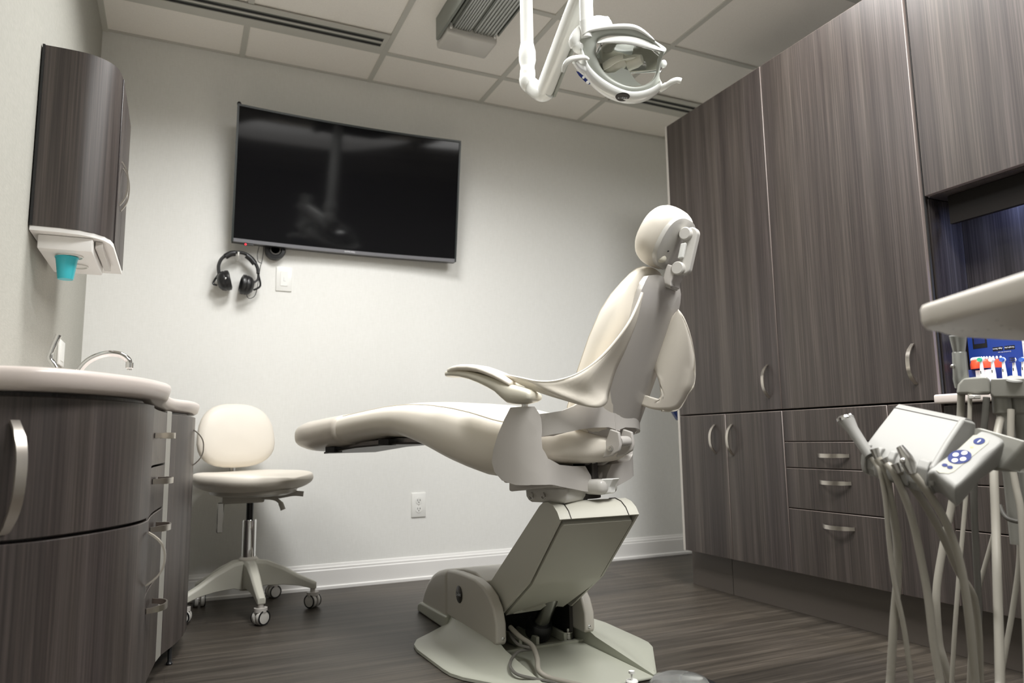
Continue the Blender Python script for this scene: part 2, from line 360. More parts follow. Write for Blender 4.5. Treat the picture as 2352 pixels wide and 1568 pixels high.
# blue apron hanging behind the cabinet end
t = thing('hanging_apron', 'blue apron hanging behind the far end of the tall cabinets', 'apron', (2.25, 2.80, .72))
pts = [(2.10, 1.36), (2.135, 1.42), (2.38, 1.42), (2.42, 1.36), (2.42, .85), (2.40, .76), (2.33, .725), (2.2, .722), (2.14, .74), (2.106, .80)]
plate(pts, lambda x, z: (x, 2.80+.012*math.sin(x*40), z), (frange(2.1, 2.42, 12), frange(.72, 1.4, 8)), 'apron_body', 'apron', t, .03, .008)
B().tube([(2.25, 2.722, 1.46), (2.25, 2.76, 1.455), (2.25, 2.79, 1.44), (2.25, 2.80, 1.415), (2.25, 2.80, 1.40)], .005).obj('hook', 'steel', t)
# ------------------------------------------------------------------ toothbrush display on the niche worktop
zw = .7745
t = thing('display_carton', 'blue printed carton standing upside down behind the toothbrush heads', 'box', (2.225, 1.34, zw))
B().box((2.205, 1.19, zw), (2.25, 1.424, .985), .001, 1).obj('carton', 'blue', t)
xf = 2.2046
B().box((xf-.0006, 1.365, .913), (xf, 1.408, .985)).obj('phone_print', 'black', t); B().box((xf-.001, 1.370, .926), (xf-.0005, 1.403, .947)).obj('screen_print', 'navy', t); B().box((xf-.001, 1.370, .947), (xf-.0005, 1.403, .985)).obj('screen_print', 'text_l', t)
for y in (1.352, 1.318): B().box((xf-.0005, y-.031, .899), (xf, y-.002, .910)).obj('store_badge', 'black', t)
text('App Store', 'badge_print', 'text_w', t, (xf-.0007, 1.336, .9045), (0, 1, 0), (0, 0, -1), .0066, .0002)
text('Google play', 'badge_print', 'text_w', t, (xf-.0007, 1.3018, .9045), (0, 1, 0), (0, 0, -1), .0058, .0002)
text('Smarter brushing', 'title_print', 'text_w', t, (xf-.0004, 1.322, .944), (0, 1, 0), (0, 0, -1), .0105, .0002)
text('Download the app', 'small_print', 'text_l', t, (xf-.0004, 1.317, .893), (0, 1, 0), (0, 0, -1), .005, .0002)
B().box((2.196, 1.24, .862), (2.2035, 1.262, .985), .002, 2).obj('toothbrush_panel', 'white', t)
text('power', 'panel_print', 'text_l', t, (2.1955, 1.251, .91), (0, 1, 0), (0, 0, -1), .006, .0002)
t = thing('jaw_model', 'orange gum jaw model with white teeth on navy stand', 'dental model', (2.17, 1.36, zw))
B().box((2.155, 1.315, zw), (2.2, 1.412, .846), .003, 2).obj('stand', 'navy', t); B().box((2.1525, 1.32, zw), (2.1548, 1.375, .842)).obj('stand_front', 'text_w', t)
arc = [(2.170+.02*(abs(s)**2)*0.9-.022*(1-s*s), 1.3625+.043*s) for s in [i/8 for i in range(-8, 9)]]
b = B(); b.loft([[V((x+dx, y, z)) for dx, z in ((-.008, .847), (-.009, .862), (-.004, .872), (.006, .872), (.010, .862), (.009, .847))] for x, y in arc]); b.obj('gum', 'orange', t, ang=60)
b = B()
for x, y in arc: b.sphere((x, y, .876), .0042, (1, .72, 1.35), 10)
b.obj('teeth', 'tooth', t)
for i, (px, k) in enumerate(((2253, 'bristlegreen'), (2279, 'white'), (2304, 'bristleblue'), (2328, 'navy'), (2349, 'bristleblue'))):
    p = at(px, 826, 0, 2.135); t = thing('toothbrush_head', ('white electric toothbrush head with green bristles before the orange jaw', 'white electric toothbrush head with pale bristles before the orange jaw', 'white electric toothbrush head with round blue bristle disc', 'white electric toothbrush head with three navy bristle rows', 'white electric toothbrush head at the right edge, blue tipped')[i], 'toothbrush head', (p.x, p.y, zw+.02), 'toothbrush heads in a row on the niche worktop')
    B().lathe([(.0065, zw+.021), (.0062, zw+.05), (.0042, p.z-.012), (.0036, p.z)], (p.x, p.y, 0), n=14).obj('neck', 'white', t)
    B().lathe([(.0001, .003), (.007, .003), (.0076, 0), (.006, -.004), (.0001, -.0045)], p, (-1, 0, 0), 18).obj('head', 'white', t)
    if i == 3:
        b = B()
        for q in (-.006, 0, .006): b.box((p.x-.012, p.y-.006, p.z+q-.002), (p.x-.003, p.y+.006, p.z+q+.0012))
        b.obj('bristles', 'navy', t)
    else: B().lathe([(.0062, .003), (.0058, .010), (.0001, .0095)], p, (-1, 0, 0), 18).obj('bristles', k, t)
    B().box((p.x-.0066, p.y-.0009, zw+.055), (p.x-.0056, p.y+.0009, zw+.063)).obj('indicator_mark', 'black', t)
B().box((2.118, 1.13, zw), (2.152, 1.375, zw+.022), .004, 2).obj('brush_rack', 'white'); tag(bpy.data.objects['brush_rack'], 'low white rack holding the toothbrush heads', 'rack')
# ------------------------------------------------------------------ television
XT0, XT1 = .189, 1.258
def tvp(s, w, d=0):     # s across -1..1, w up 0..1, d out of the screen
    x = (XT0+XT1)/2+(XT1-XT0)/2*s; y = 3.388-.083*w+.028*(1-s*s)-d; z = 1.558+.612*w; return V((x, y, z))
tv = thing('television', 'black curved television on the back wall', 'television', (.7235, 3.36, 1.55))
def tvstrip(w0, w1, s0, s1, d0, d1, name, m, n=24, bev=0):
    b = B(); b.loft([[tvp(s0+(s1-s0)*i/n, w, d) for w, d in ((w0, d0), (w1, d0), (w1, d1), (w0, d1))] for i in range(n+1)]); return b.obj(name, m, tv, ang=30)
tvstrip(.02, .985, -.985, .985, -.004, .001, 'screen', 'screen')
tvstrip(-.002, 1.0, -.995, .995, -.03, -.0045, 'rear_housing', 'black')
tvstrip(.985, 1.0, -1, 1, -.006, .006, 'bezel', 'bezel'); tvstrip(.0, .985, -1, -.984, -.006, .006, 'bezel', 'bezel', 2); tvstrip(.0, .985, .984, 1, -.006, .006, 'bezel', 'bezel', 2)
tvstrip(-.003, .022, -.984, .984, -.006, .009, 'bottom_bezel', 'bezel2')
B().box(tvp(-.86, -.012)-V((.02, .006, .003)), tvp(-.86, -.012)+V((.02, .006, .005))).obj('sensor_bar', 'black', tv); B().sphere(tvp(-.885, -.014, .006), .0042).obj('standby_light', 'redled', tv)
text('SAMSUNG', 'logo_print', 'text_w', tv, tvp(.0, .0095, .0095), (1, 0, 0), (0, 0, 1), .011, .0002)
B().sphere(tvp(-.985, 1.005, .0)+V((0, .006, 0)), .012, (.8, .6, 1)).obj('corner_clip', 'black', tv)
B().box((.55, 3.43, 1.70), (.90, 3.463, 2.02), .003, 1).obj('wall_bracket', 'black', tv)
# ------------------------------------------------------------------ headphones, hook, puck
YH = 3.415
def hp(px, py, y=YH): return at(px, py, 1, y)
t = thing('headphones', 'black over-ear headphones hanging on the wall below the television', 'headphones', hp(545, 670))
band = catmull([hp(*q) for q in ((503, 628), (502, 610), (510, 593), (528, 582), (546, 579), (566, 584), (581, 597), (591, 614), (593, 628))], 6)
B().tube(band, .0075, 10, flat=1.6).obj('headband', 'black', t)
for q in (((517, 590), (530, 583), (541, 582)), ((566, 587), (576, 595), (585, 606))):
    B().tube(catmull([hp(*k)-V((0, .004, 0)) for k in q], 4), .011, 10, flat=1.2).obj('band_pad', 'black', t)
for (ax, ay), (bx, by), dirx in (((503, 628), (515, 645), 1), ((593, 628), (567, 655), -1)):
    c = hp(bx, by); a = hp(ax, ay)
    n_ = V((dirx*.93, -.1, .22*dirx if dirx > 0 else .15)).normalized()
    cup = B().lathe([(.001, -.03), (.026, -.027), (.041, -.014), (.045, 0), (.044, .006)], c, n_, 22).obj('ear_cup', 'black', t)
    B().lathe([(.043, .006), (.046, .012), (.044, .024), (.034, .028), (.028, .02), (.001, .019)], c, n_, 22).obj('ear_cushion', 'black', cup)
    B().tube(catmull([a, (a+c)/2-n_*.02+V((0, -.01, .0)), c-n_*.012+V((0, -.022, 0))], 5), .0045, 8).obj('yoke', 'black', t); B().tube(catmull([a, (a+c)/2-n_*.035+V((0, 0, -.02)), c-n_*.03+V((0, -.005, -.015))], 5), .0045, 8).obj('yoke', 'black', t)
B().sphere(hp(518, 639, 3.37), .004, (1, .5, 1.2)).obj('badge_dot', 'chrome', t)
wire = catmull([hp(*q) for q in ((566, 674), (569, 683), (576, 685), (585, 679), (590, 665), (594, 640), (598, 612), (601, 603))]+[at(604, 585, 1, 3.44), at(606, 566, 1, 3.45)], 5)
B().tube(wire, .0016, 6).obj('cable', 'black', t)
B().tube(catmull([hp(*q) for q in ((600, 604), (593, 600), (591, 585), (595, 566))], 5), .0016, 6).obj('cable', 'black', t)
t = thing('wall_hook', 'small clear adhesive wall hook holding the headphones', 'hook', (hp(546, 590).x, 3.46, hp(546, 596).z))
p = hp(546, 595, 3.46); B().box(p+V((-.011, -.001, -.012)), p+V((.011, .0045, .012)), .003, 2).obj('backplate', 'white', t)
p = hp(546, 590, 3.44); B().tube(catmull([p+V((0, .018, -.01)), p+V((0, -.012, -.012)), p+V((0, -.036, -.002)), p+V((0, -.042, .014))], 5), .0042, 8).obj('hook_arm', 'white', t)
c = at(632, 574, 1, 3.44); t = thing('wall_puck', 'round black wall puck half hidden below the television', 'speaker', c)
B().lathe([(.045, -.0245), (.047, .004), (.043, .012), (.03, .014), (.026, .008), (.001, .007)], c, (0, -1, 0), 28).obj('housing', 'black', t); B().lathe([(.024, .008), (.024, .011), (.019, .011), (.019, .008)], c, (0, -1, 0), 24).obj('ring', 'dkmetal', t)
# ------------------------------------------------------------------ switch and outlets
def wallplate(px, py, name, label, cat):
    c = at(px, py, 1, YB); t = thing(name, label, cat, c)
    B().box(c+V((-.036, -.006, -.058)), c+V((.036, -.0003, .058)), .003, 2).obj('cover_plate', 'white', t); return t, c
t, c = wallplate(652, 641, 'light_switch', 'white rocker switch plate on the wall below the television', 'switch')
B().box(c+V((-.017, -.008, -.034)), c+V((.017, -.0062, .034)), .0015, 1).obj('rocker', 'white', t); B().box(c+V((-.002, -.009, -.011)), c+V((-.0005, -.0081, .008))).obj('slider_mark', 'text_l', t); B().box(c+V((-.002, -.009, -.011)), c+V((.007, -.0081, -.0095))).obj('slider_mark', 'text_l', t)
t, c = wallplate(961, 1159, 'wall_outlet', 'white duplex power outlet low on the wall left of the chair', 'outlet')
for dz in (.02, -.02):
    o = B().lathe([(.0165, .0), (.0165, .0075), (.001, .0078)], c+V((0, 0, dz)), (0, -1, 0), 20).obj('socket', 'white', t); b = B()
    for dx, w in ((-.006, .0014), (.006, .0014)): b.box(c+V((dx-w, -.0086, dz-.001)), c+V((dx+w, -.0079, dz+.007)))
    b.lathe([(.0025, .0079), (.0025, .0085)], c+V((0, 0, dz-.007)), (0, -1, 0), 10); b.obj('slots', 'black', o)
B().sphere(c+V((0, -.006, 0)), .003, (1, .4, 1), 8).obj('screw', 'steel', t)
t = thing('wall_plate', 'white cover plate on the left wall behind the faucet lever', 'outlet', (XL, 2.86, .975))
B().box((XL+.0003, 2.80, .93), (XL+.007, 2.92, 1.015), .002, 2).obj('cover_plate', 'white', t); B().box((XL+.0072, 2.83, .945), (XL+.009, 2.89, 1.0)).obj('socket', 'white', t)
# ------------------------------------------------------------------ left sink cabinet
ZTOP = .80
cplan = [(-.368, 1.505), (-.32, 1.496), (-.28, 1.498), (-.218, 1.512), (-.156, 1.56), (-.088, 1.657), (-.05, 1.734), (-.024, 1.82), (-.014, 1.88), (-.016, 1.96), (-.022, 2.10), (-.020, 2.30), (-.008, 2.44), (.006, 2.50), (.042, 2.583), (.066, 2.70), (.073, 2.806), (.06, 2.92), (0, 3.03), (-.12, 3.10), (-.368, 3.12)]
out = [V((x, y, 0)) for x, y in cplan]; sm = []
for i in range(len(out)-1):
    sm += catmull(out[max(0, i-1):i+3], 4)[(4 if i else 0):(8 if i else 4)] if False else []
sm = catmull(out, 4)
b = B(); prof = [(-.016, -.04), (-.006, -.034), (0, -.012), (-.002, -.004), (-.008, 0)]
cen = V((-.37, 2.3, 0)); rings = []
def inset(p, i, L_, d):
    T = (L_[min(i+1, len(L_)-1)]-L_[max(i-1, 0)]).normalized(); n = V((T.y, -T.x, 0)); q = p+n*d; q.x = max(q.x, XL+.0008); return q
top_ring = []
for d, z in prof: rings.append([inset(p, i, sm, d)+V((0, 0, ZTOP+z)) for i, p in enumerate(sm)])
b.loft(rings, cap=False, closed=False)
b.face([V(p) for p in rings[-1]]); b.face([V(p) for p in rings[0]])
o = b.obj('sink_counter', 'counter', ang=60); tag(o, 'pale curved solid surface counter on the sink cabinet at left', 'countertop')
bplan = [(-.368, 1.535), (-.30, 1.537), (-.22, 1.562), (-.145, 1.635), (-.092, 1.715), (-.062, 1.785), (-.047, 1.86)]
dplan = [(-.052, 1.865), (-.051, 2.0), (-.045, 2.15), (-.025, 2.36)]
splan = [(-.0245, 2.363), (-.0125, 2.426)]
fplan = [(-.012, 2.43), (.028, 2.55), (.052, 2.66), (.060, 2.76), (.052, 2.87), (0, 2.985), (-.13, 3.06), (-.368, 3.085)]
sk = thing('sink_cabinet', 'dark curved front sink cabinet along the left wall', 'cabinet', (-.2, 2.3, 0))
def curved(plan, z0, z1, name, m, th=.018, parent=sk, n=6):
    L_ = catmull([V((x, y, 0)) for x, y in plan], n); inn = [inset(p, i, L_, -th) for i, p in enumerate(L_)]; b = B(); e = .0015
    rings = []
    for i, p in enumerate(L_):
        q = inn[i]; rings.append([p+V((0, 0, z0+e)), p+V((0, 0, z1-e)), p*(.9)+q*.1+V((0, 0, z1)), q+V((0, 0, z1)), q+V((0, 0, z0)), p*.9+q*.1+V((0, 0, z0))])
    return b.loft(rings).obj(name, m, parent, ang=35), L_
ZS = .495; ZK = .055
nd1, nl = curved(bplan, ZS+.003, ZTOP-.05, 'upper_door', 'wood_dark'); nd2, nl = curved(bplan, ZK, ZS-.003, 'lower_door', 'wood_dark')
for a, c in ((.607, ZTOP-.048), (.485, .602), (.30, .48), (ZK, .295)):
    d, L_ = curved(dplan, a, c, 'drawer', 'wood_dark')
    zh = {ZTOP-.048: .683, .602: .568, .48: .45, .295: .255}[c]
    bow_handle('handle', (-.048, 2.06, zh), (-.037, 2.19, zh), (1, -.05, 0), .040, .015, d)
curved(splan, ZK, ZTOP-.042, 'corner_post', 'post_grey', .02)
fd, fl = curved(fplan, ZK, ZTOP-.05, 'far_door', 'wood_dark')
body = [(-.366, 1.56), (-.30, 1.565), (-.235, 1.59), (-.165, 1.66), (-.115, 1.735), (-.085, 1.80), (-.072, 1.87), (-.072, 2.34), (-.045, 2.45), (.0, 2.56), (.03, 2.68), (.036, 2.76), (.028, 2.86), (-.02, 2.955), (-.14, 3.03), (-.366, 3.05)]
b = B(); b.loft([[V((x, y, z)) for x, y in body] for z in (.062, ZTOP-.0405)]); b.obj('carcass', 'wood_dark', sk)
for x, y in ((.012, 2.534), (-.28, 2.9), (-.13, 1.75), (-.30, 1.62)): B().lathe([(.008, .0), (.010, .004), (.006, .01), (.006, .063)], (x, y, 0), n=14).obj('foot', 'black', sk)
p0 = at(32, 972, 1, 1.56); 
def on_near(px, py):
    best = None; d = ray(px, py)
    for a, c in zip(nl, nl[1:]):
        # ray / vertical segment
        den = d.x*(c.y-a.y)-d.y*(c.x-a.x)
        if abs(den) < 1e-9: continue
        t_ = ((a.x-CAMO.x)*(c.y-a.y)-(a.y-CAMO.y)*(c.x-a.x))/den; s_ = ((a.x-CAMO.x)*d.y-(a.y-CAMO.y)*d.x)/den
        if -.01 <= s_ <= 1.01 and t_ > 0 and (best is None or t_ < best): best = t_
    return CAMO+d*best if best else None
p0, p1 = on_near(27, 966), on_near(14, 1226)
nrm = V((.45, -.9, 0)).normalized(); p1 = V((p0.x, p0.y, p1.z))
bow_handle('handle', p0+V((.004, 0, 0)), p1, V((.62, -.78, 0)), .034, .019, nd1, .005)
bow_handle('handle', (-.046, 1.848, .466), (-.046, 1.848, .352), (1, -.1, 0), .036, .012, nd2)
bow_handle('handle', (.054, 2.69, .708), (.054, 2.69, .588), (1, -.1, 0), .034, .012, fd)
# faucet
fx, fy = -.245, 2.2
t = thing('faucet', 'chrome faucet with curved spout and tall lever on the sink counter', 'faucet', (fx, fy, ZTOP))
B().lathe([(.024, .0005), (.024, .008), (.016, .014), (.014, .04), (.012, .045)], (fx, fy, ZTOP), n=20).obj('body', 'chrome', t)
sp = catmull([(fx, fy, ZTOP+.04), at(190, 840, 1, 2.2), at(212, 823, 1, 2.2), at(245, 812, 1, 2.2), at(275, 814, 1, 2.2), at(294, 826, 1, 2.2), at(298, 838, 1, 2.2)], 6)
B().tube(sp, .0085, 12).obj('spout', 'chrome', t); p = sp[-1]; B().lathe([(.010, .006), (.010, -.008), (.006, -.010), (.006, -.014)], p, (0, 0, 1), 14).obj('aerator', 'chrome', t)
lv = catmull([at(128, 845, 1, 2.2), at(121, 833, 1, 2.2), at(114, 822, 1, 2.2), at(121, 800, 1, 2.2), at(129, 782, 1, 2.2), at(135, 769, 1, 2.2)], 5)
n_ = len(lv); B().tube(lv, [.0075+.0 if i < n_*.45 else .0045+.0035*(i/n_) for i in range(n_)], 10).obj('lever', 'chrome', t)
q = lv[0]; B().lathe([(.016, .0005), (.016, .01), (.011, .03), (.009, .05)], (q.x, q.y, ZTOP), n=16).obj('lever_base', 'chrome', t)
# ------------------------------------------------------------------ wall cabinet with cup dispenser
ZW0, ZW1 = 1.215, 1.724
wc = thing('wall_cabinet', 'small dark wall cabinet with rounded corner above the sink', 'cabinet', (-.27, 2.4, ZW0))
wp = [(-.366, 2.165), (-.30, 2.166), (-.255, 2.172), (-.222, 2.19), (-.20, 2.215), (-.188, 2.25), (-.184, 2.29)]
wl = catmull([V((x, y, 0)) for x, y in wp], 5)
b = B(); inn = [inset(p, i, wl, -.02) for i, p in enumerate(wl)]
b.loft([[p+V((0, 0, ZW0+.012)), p+V((0, 0, ZW1)), q+V((0, 0, ZW1)), q+V((0, 0, ZW0+.012))] for p, q in zip(wl, inn)]); b.obj('side_panel', 'wood', wc)
for y0, y1, hy in ((2.292, 2.468, 2.372), (2.472, 2.645, 2.428)):
    d = B().box((-.20, y0, ZW0+.012), (-.181, y1, ZW1), .001, 1).obj('door', 'wood', wc)
    bow_handle('handle', (-.181, hy, 1.365), (-.181, hy, 1.50), (1, 0, 0), .020, .010, d)
pts = [(-.366, 2.188), (-.29, 2.19), (-.24, 2.21), (-.21, 2.25), (-.203, 2.29), (-.203, 2.64), (-.366, 2.64)]
b = B(); b.loft([[V((x, y, z)) for x, y in pts] for z in (ZW0+.0125, ZW1-.001)]); b.obj('carcass', 'wood', wc)
pts = [(-.366, 2.167), (-.30, 2.168), (-.255, 2.174), (-.222, 2.192), (-.20, 2.217), (-.188, 2.25), (-.183, 2.29), (-.183, 2.645), (-.366, 2.645)]
b = B(); b.loft([[V((x, y, z)) for x, y in pts] for z in (ZW0, ZW0+.0118)]); b.obj('bottom_panel', 'white_trim', wc)
B().box((-.366, 2.1605, ZW0+.012), (-.36, 2.1640, ZW1)).obj('wall_gap_shade', 'black', wc)  # black strip standing in for the shadow gap between cabinet and wall
cdp = thing('cup_dispenser', 'white cup dispenser box under the small wall cabinet', 'dispenser', (-.28, 2.32, 1.13))
q0, q1 = at(95, 570, 0, -.345), at(230, 640, 0, -.22)
B().box((-.352, 2.20, 1.176), (-.225, 2.50, ZW0-.0005), .004, 2).obj('housing', 'white_trim', cdp); B().box((-.222, 2.23, 1.195), (-.205, 2.52, ZW0-.0008), .001, 1).obj('side_rail', 'shell', cdp)
for y in (2.265, 2.385): B().lathe([(.032, -.0003), (.033, -.004), (.029, -.004), (.029, -.0004)], (-.283, y, 1.176), n=28).obj('cup_ring', 'white', cdp)
t = thing('paper_cup', 'turquoise disposable cup hanging from the cup dispenser', 'cup', (-.291, 2.265, 1.11))
prof = [(.0001, 1.110), (.0185, 1.110), (.0193, 1.113)]+[(.0193+.0072*k/12+(.0003 if k % 2 else 0), 1.113+.055*k/12) for k in range(1, 13)]+[(.0285, 1.1685), (.0285, 1.1715), (.026, 1.1715), (.0178, 1.1125), (.0001, 1.112)]
B().lathe(prof, (-.291, 2.265, 0), n=32).obj('cup_body', 'cyan', t)
# ------------------------------------------------------------------ stool
SX, SY = .285, 3.16
st = thing('assistant_stool', 'cream operator stool on casters by the back wall', 'stool', (SX, SY, 0))
B().lathe([(.03, .085), (.036, .10), (.036, .205), (.030, .212), (.001, .212)], (SX, SY, 0), n=24).obj('hub', 'base2', st)
B().lathe([(.0275, .20), (.0275, .352), (.026, .356), (.001, .356)], (SX, SY, 0), n=24).obj('column', 'chrome', st)
B().lathe([(.014, .35), (.014, .465), (.001, .465)], (SX, SY, 0), n=18).obj('gas_piston', 'black', st)
for k in range(5):
    a = math.radians(-84+72*k); d = V((math.cos(a), math.sin(a), 0)); w = V((-d.y, d.x, 0)); rings = []
    for r_, z0, z1, hw in ((.02, .085, .20, .026), (.07, .10, .195, .022), (.14, .098, .165, .019), (.20, .09, .13, .017), (.252, .075, .105, .016), (.266, .075, .098, .014)):
        rings.append([V((SX, SY, 0))+d*r_+w*(hw*x)+V((0, 0, z)) for x, z in ((-1, z0), (1, z0), (1.0, z1-.01), (.6, z1), (-.6, z1), (-1.0, z1-.01))])
    B().loft(rings).obj('leg', 'arm_cover', st, bev=.003)
    cst = B().lathe([(.010, .045), (.010, .078), (.006, .08)], V((SX, SY, 0))+d*.252, n=12).obj('caster', 'shell', st)
    cc = V((SX, SY, .027))+d*.252; ax = V((math.cos(a+.9), math.sin(a+.9), 0)) if k != 0 else V((.55, -.83, 0))
    for s_ in (-1, 1): B().lathe([(.001, .004), (.0265, .005), (.027, .009), (.027, .016), (.023, .021), (.021, .0215), (.001, .0215)], cc, ax*s_, 22).obj('wheel', 'shell_l' , cst); B().lathe([(.0285-.002, .0195), (.0265, .0225), (.0215, .0225), (.0215, .0195)], cc, ax*s_, 22).obj('wheel_rim', 'black', cst)
    B().tube([cc+V((0, 0, .02)), cc+V((0, 0, .034))], .024, 16).obj('hood', 'shell', cst)
# seat
b = B(); rings = []; fd_ = V((.62, -.78, 0)); sd = V((.78, .62, 0)); SC = V((SX+.012, SY-.015, 0))
for i in range(15):
    t_ = -1+2*i/14; w = (1-abs(t_)**2.6)**.5 if abs(t_) < 1 else 0; w = max(w, .02)
    hw = .235*w; zt = .552+.02*abs(t_)**2*(1 if t_ < 0 else -.2)+(-.004); zb = .462+.034*(1-w)
    ring = []
    for x, z in superring(1, 0, 1, 2.6, 26):
        zz = zb+(zt-zb)*(z*(.25+.75*w)+.5*(.75-.75*w)); ring.append(SC+fd_*(.215*t_)+sd*(hw*x)+V((0, 0, zz+.030*(abs(x)**2.2-.3)*w*(1 if z > .5 else .55))))
    rings.append(ring)
b.loft(rings).obj('seat', 'vinyl2', st, sharp=False, sub=1)
b = B(); b.lathe([(.001, .450), (.13, .452), (.165, .462), (.17, .478), (.001, .478)], SC, n=28); b.obj('seat_pan', 'base2', st)
B().box((SX-.11, SY-.06, .425), (SX+.05, SY+.05, .464), .008, 2).obj('mechanism', 'base2', st)
B().tube(catmull([(SX+.03, SY-.05, .445), (SX+.08, SY-.07, .44), (SX+.105, SY-.08, .425), (SX+.118, SY-.085, .395)], 5), [.007]*11+[.010]*4+[.011], 8).obj('lever', 'base2', st)
B().tube(catmull([(SX+.05, SY-.0, .45), (SX+.10, SY-.03, .446), (SX+.16, SY-.05, .455), (SX+.20, SY-.06, .452)], 5), .007, 8, flat=1.5).obj('lever', 'shell', st)
B().box((SX-.125, SY-.045, .315), (SX-.10, SY-.025, .43), .003, 1).obj('backrest_bracket', 'steel', st)
# backrest
BC = V((.228, 3.30, .694)); bn = V((.25, -.95, .12)).normalized(); bx = V((.97, .25, 0)).normalized(); by = bn.cross(bx)*-1
if by.z < 0: by = -by
rings = []
for k in range(9):
    a = -PI/2+PI*k/8; nz = .038*math.sin(a); rr = max(math.cos(a)**.55, .03)
    ring = []
    for j in range(32):
        q = 2*PI*j/32; c_, s_ = math.cos(q), math.sin(q); ex_ = 2.6
        x = .160*rr*sgn(c_)*abs(c_)**(2/ex_); y = .135*rr*sgn(s_)*abs(s_)**(2/ex_); x *= 1-.10*(y/.135)
        ring.append(BC+bx*x+by*y+bn*(nz+.9*x*x))
    rings.append(ring)
B().loft(rings).obj('backrest', 'vinyl2', st, sharp=False)
B().tube(catmull([(SX-.08, SY+.03, .445), (SX-.08, SY+.14, .45), (.23, 3.36, .50), (.22, 3.36, .62)], 6), .012, 10, flat=1.6).obj('backrest_post', 'steel', st)
# ------------------------------------------------------------------ dental chair
TH = math.radians(28); CO = V((1.065, 1.93, 0)); EX = V((math.cos(TH), math.sin(TH), 0)); EY = V((-math.sin(TH), math.cos(TH), 0))
def K(x, y, z): return CO+EX*x+EY*y+V((0, 0, z))
def U(px, py, c):
    d = ray(px, py); t = (c-(CAMO-CO).dot(EX))/d.dot(EX); p = CAMO+d*t; return ((p-CO).dot(EY), p.z)
def UP(px, py, c): y, z = U(px, py, c); return K(c, y, z)
ch = thing('dental_chair', 'cream dental chair on grey floor base in the middle of the room', 'dental chair', (1.068, 2.1, 0))
XB = 1.068
# base plate with two raised wings
xo = [(1.745, .160), (1.775, .184), (1.98, .318), (2.03, .337), (2.08, .342), (2.30, .350), (2.36, .342), (2.41, .318), (2.46, .262), (2.52, .20)]
zi = [(1.745, .012), (2.06, .044), (2.10, .056), (2.52, .056)]
for s in (-1, 1):
    rings = []
    for y in [1.745, 1.76, 1.775]+frange(1.775, 1.98, 5)+[1.98, 2.005, 2.03, 2.055, 2.08, 2.12, 2.2, 2.30, 2.33, 2.36, 2.385, 2.41, 2.46, 2.52]:
        o_, z_ = interp(xo, y), interp(zi, y); wd = o_-.155
        pr = [(.155, .001), (.155, z_), (.155+wd*.10, z_*.98), (.155+wd*.24, .014+(z_-.014)*.55), (.155+wd*.42, .014+(z_-.014)*.18), (.155+wd*.62, .0155), (o_-.008, .0135), (o_-.001, .010), (o_, .002), (o_-.006, .001)]
        rings.append([V((XB+s*x, y, z)) for x, z in pr])
    B().loft(rings).obj('base_wing', 'base', ch, ang=38)
B().box((XB-.154, 1.745, .001), (XB+.154, 2.5, .010), .003, 1).obj('base_plate', 'base', ch)
B().box((XB-.154, 2.13, .0102), (XB+.154, 2.145, .018)).obj('plate_rib', 'base', ch)
# base covers
rail = [(2.52, .05), (2.09, .047), (2.083, .06), (2.085, .11), (2.105, .152), (2.14, .183), (2.19, .203), (2.26, .214), (2.34, .214), (2.43, .211), (2.52, .203)]
for s in (-1, 1):
    b = B(); b.prism([(XB+s*.172, y, z) for y, z in rail], (-s*.036, 0, 0)); sc_ = b.obj('side_cover', 'base2', ch, bev=.008, bseg=3)
    B().sphere((XB+s*.150, 2.0815, .068), .005, (1, .5, 1), 10).obj('screw', 'chrome', sc_)
    if s < 0:
        x = XB-.1725; bd = B().lathe([(.001, .0), (.0275, .0), (.0285, .0012), (.027, .0024), (.001, .0024)], (x, 2.392, .143), (-1, 0, 0), 28).obj('badge', 'dkmetal', sc_)
        text('a-dec', 'badge_print', 'text_l', bd, (x-.0028, 2.392, .143), (0, -1, .12), (0, -.25, 1), .019, .0003)
hump = [(2.523, .022), (2.523, .203), (2.58, .196), (2.64, .182), (2.69, .163), (2.74, .132), (2.785, .088), (2.812, .05), (2.815, .022)]
b = B(); b.prism([(XB-.172, y, z) for y, z in hump], (.344, 0, 0)); b.obj('front_cover', 'base2', ch, bev=.02, bseg=4)
b = B(); b.prism([(XB-.182, y, z) for y, z in ((2.50, .001), (2.50, .05), (2.80, .042), (2.835, .03), (2.84, .001))], (.364, 0, 0)); b.obj('front_skirt', 'base', ch, bev=.008)
b = B(); b.prism([(XB-.136, y, z) for y, z in ((2.27, .12), (2.25, .205), (2.34, .222), (2.45, .216), (2.5225, .204), (2.5225, .12))], (.272, 0, 0)); b.obj('top_cover', 'base2', ch, bev=.006)
b = B().box((XB-.135, 2.36, .011), (XB+.135, 2.38, .118)); b.box((XB-.134, 2.16, .011), (XB-.122, 2.36, .17)); b.box((XB+.122, 2.16, .011), (XB+.134, 2.36, .17)); b.obj('chassis', 'dkmetal', ch)
B().lathe([(.001, 0), (.042, .004), (.044, .03), (.04, .045), (.036, .05), (.001, .05)], (XB+.03, 2.21, .03), (0, -.45, .9), 22).obj('motor', 'black', ch)
B().tube([(XB+.03, 2.19, .07), (XB+.03, 2.085, .20)], .027, 20).obj('piston', 'steel', ch)
for x in (-.06, .0, .10): B().box((XB+x-.006, 2.148, .011), (XB+x+.006, 2.30, .04), .002, 1).obj('plate_rib', 'base', ch)
B().lathe([(.013, .011), (.013, .034), (.015, .036), (.015, .040), (.006, .042), (.006, .05), (.001, .05)], (XB+.115, 2.16, 0), n=16).obj('valve_stem', 'steel', ch)
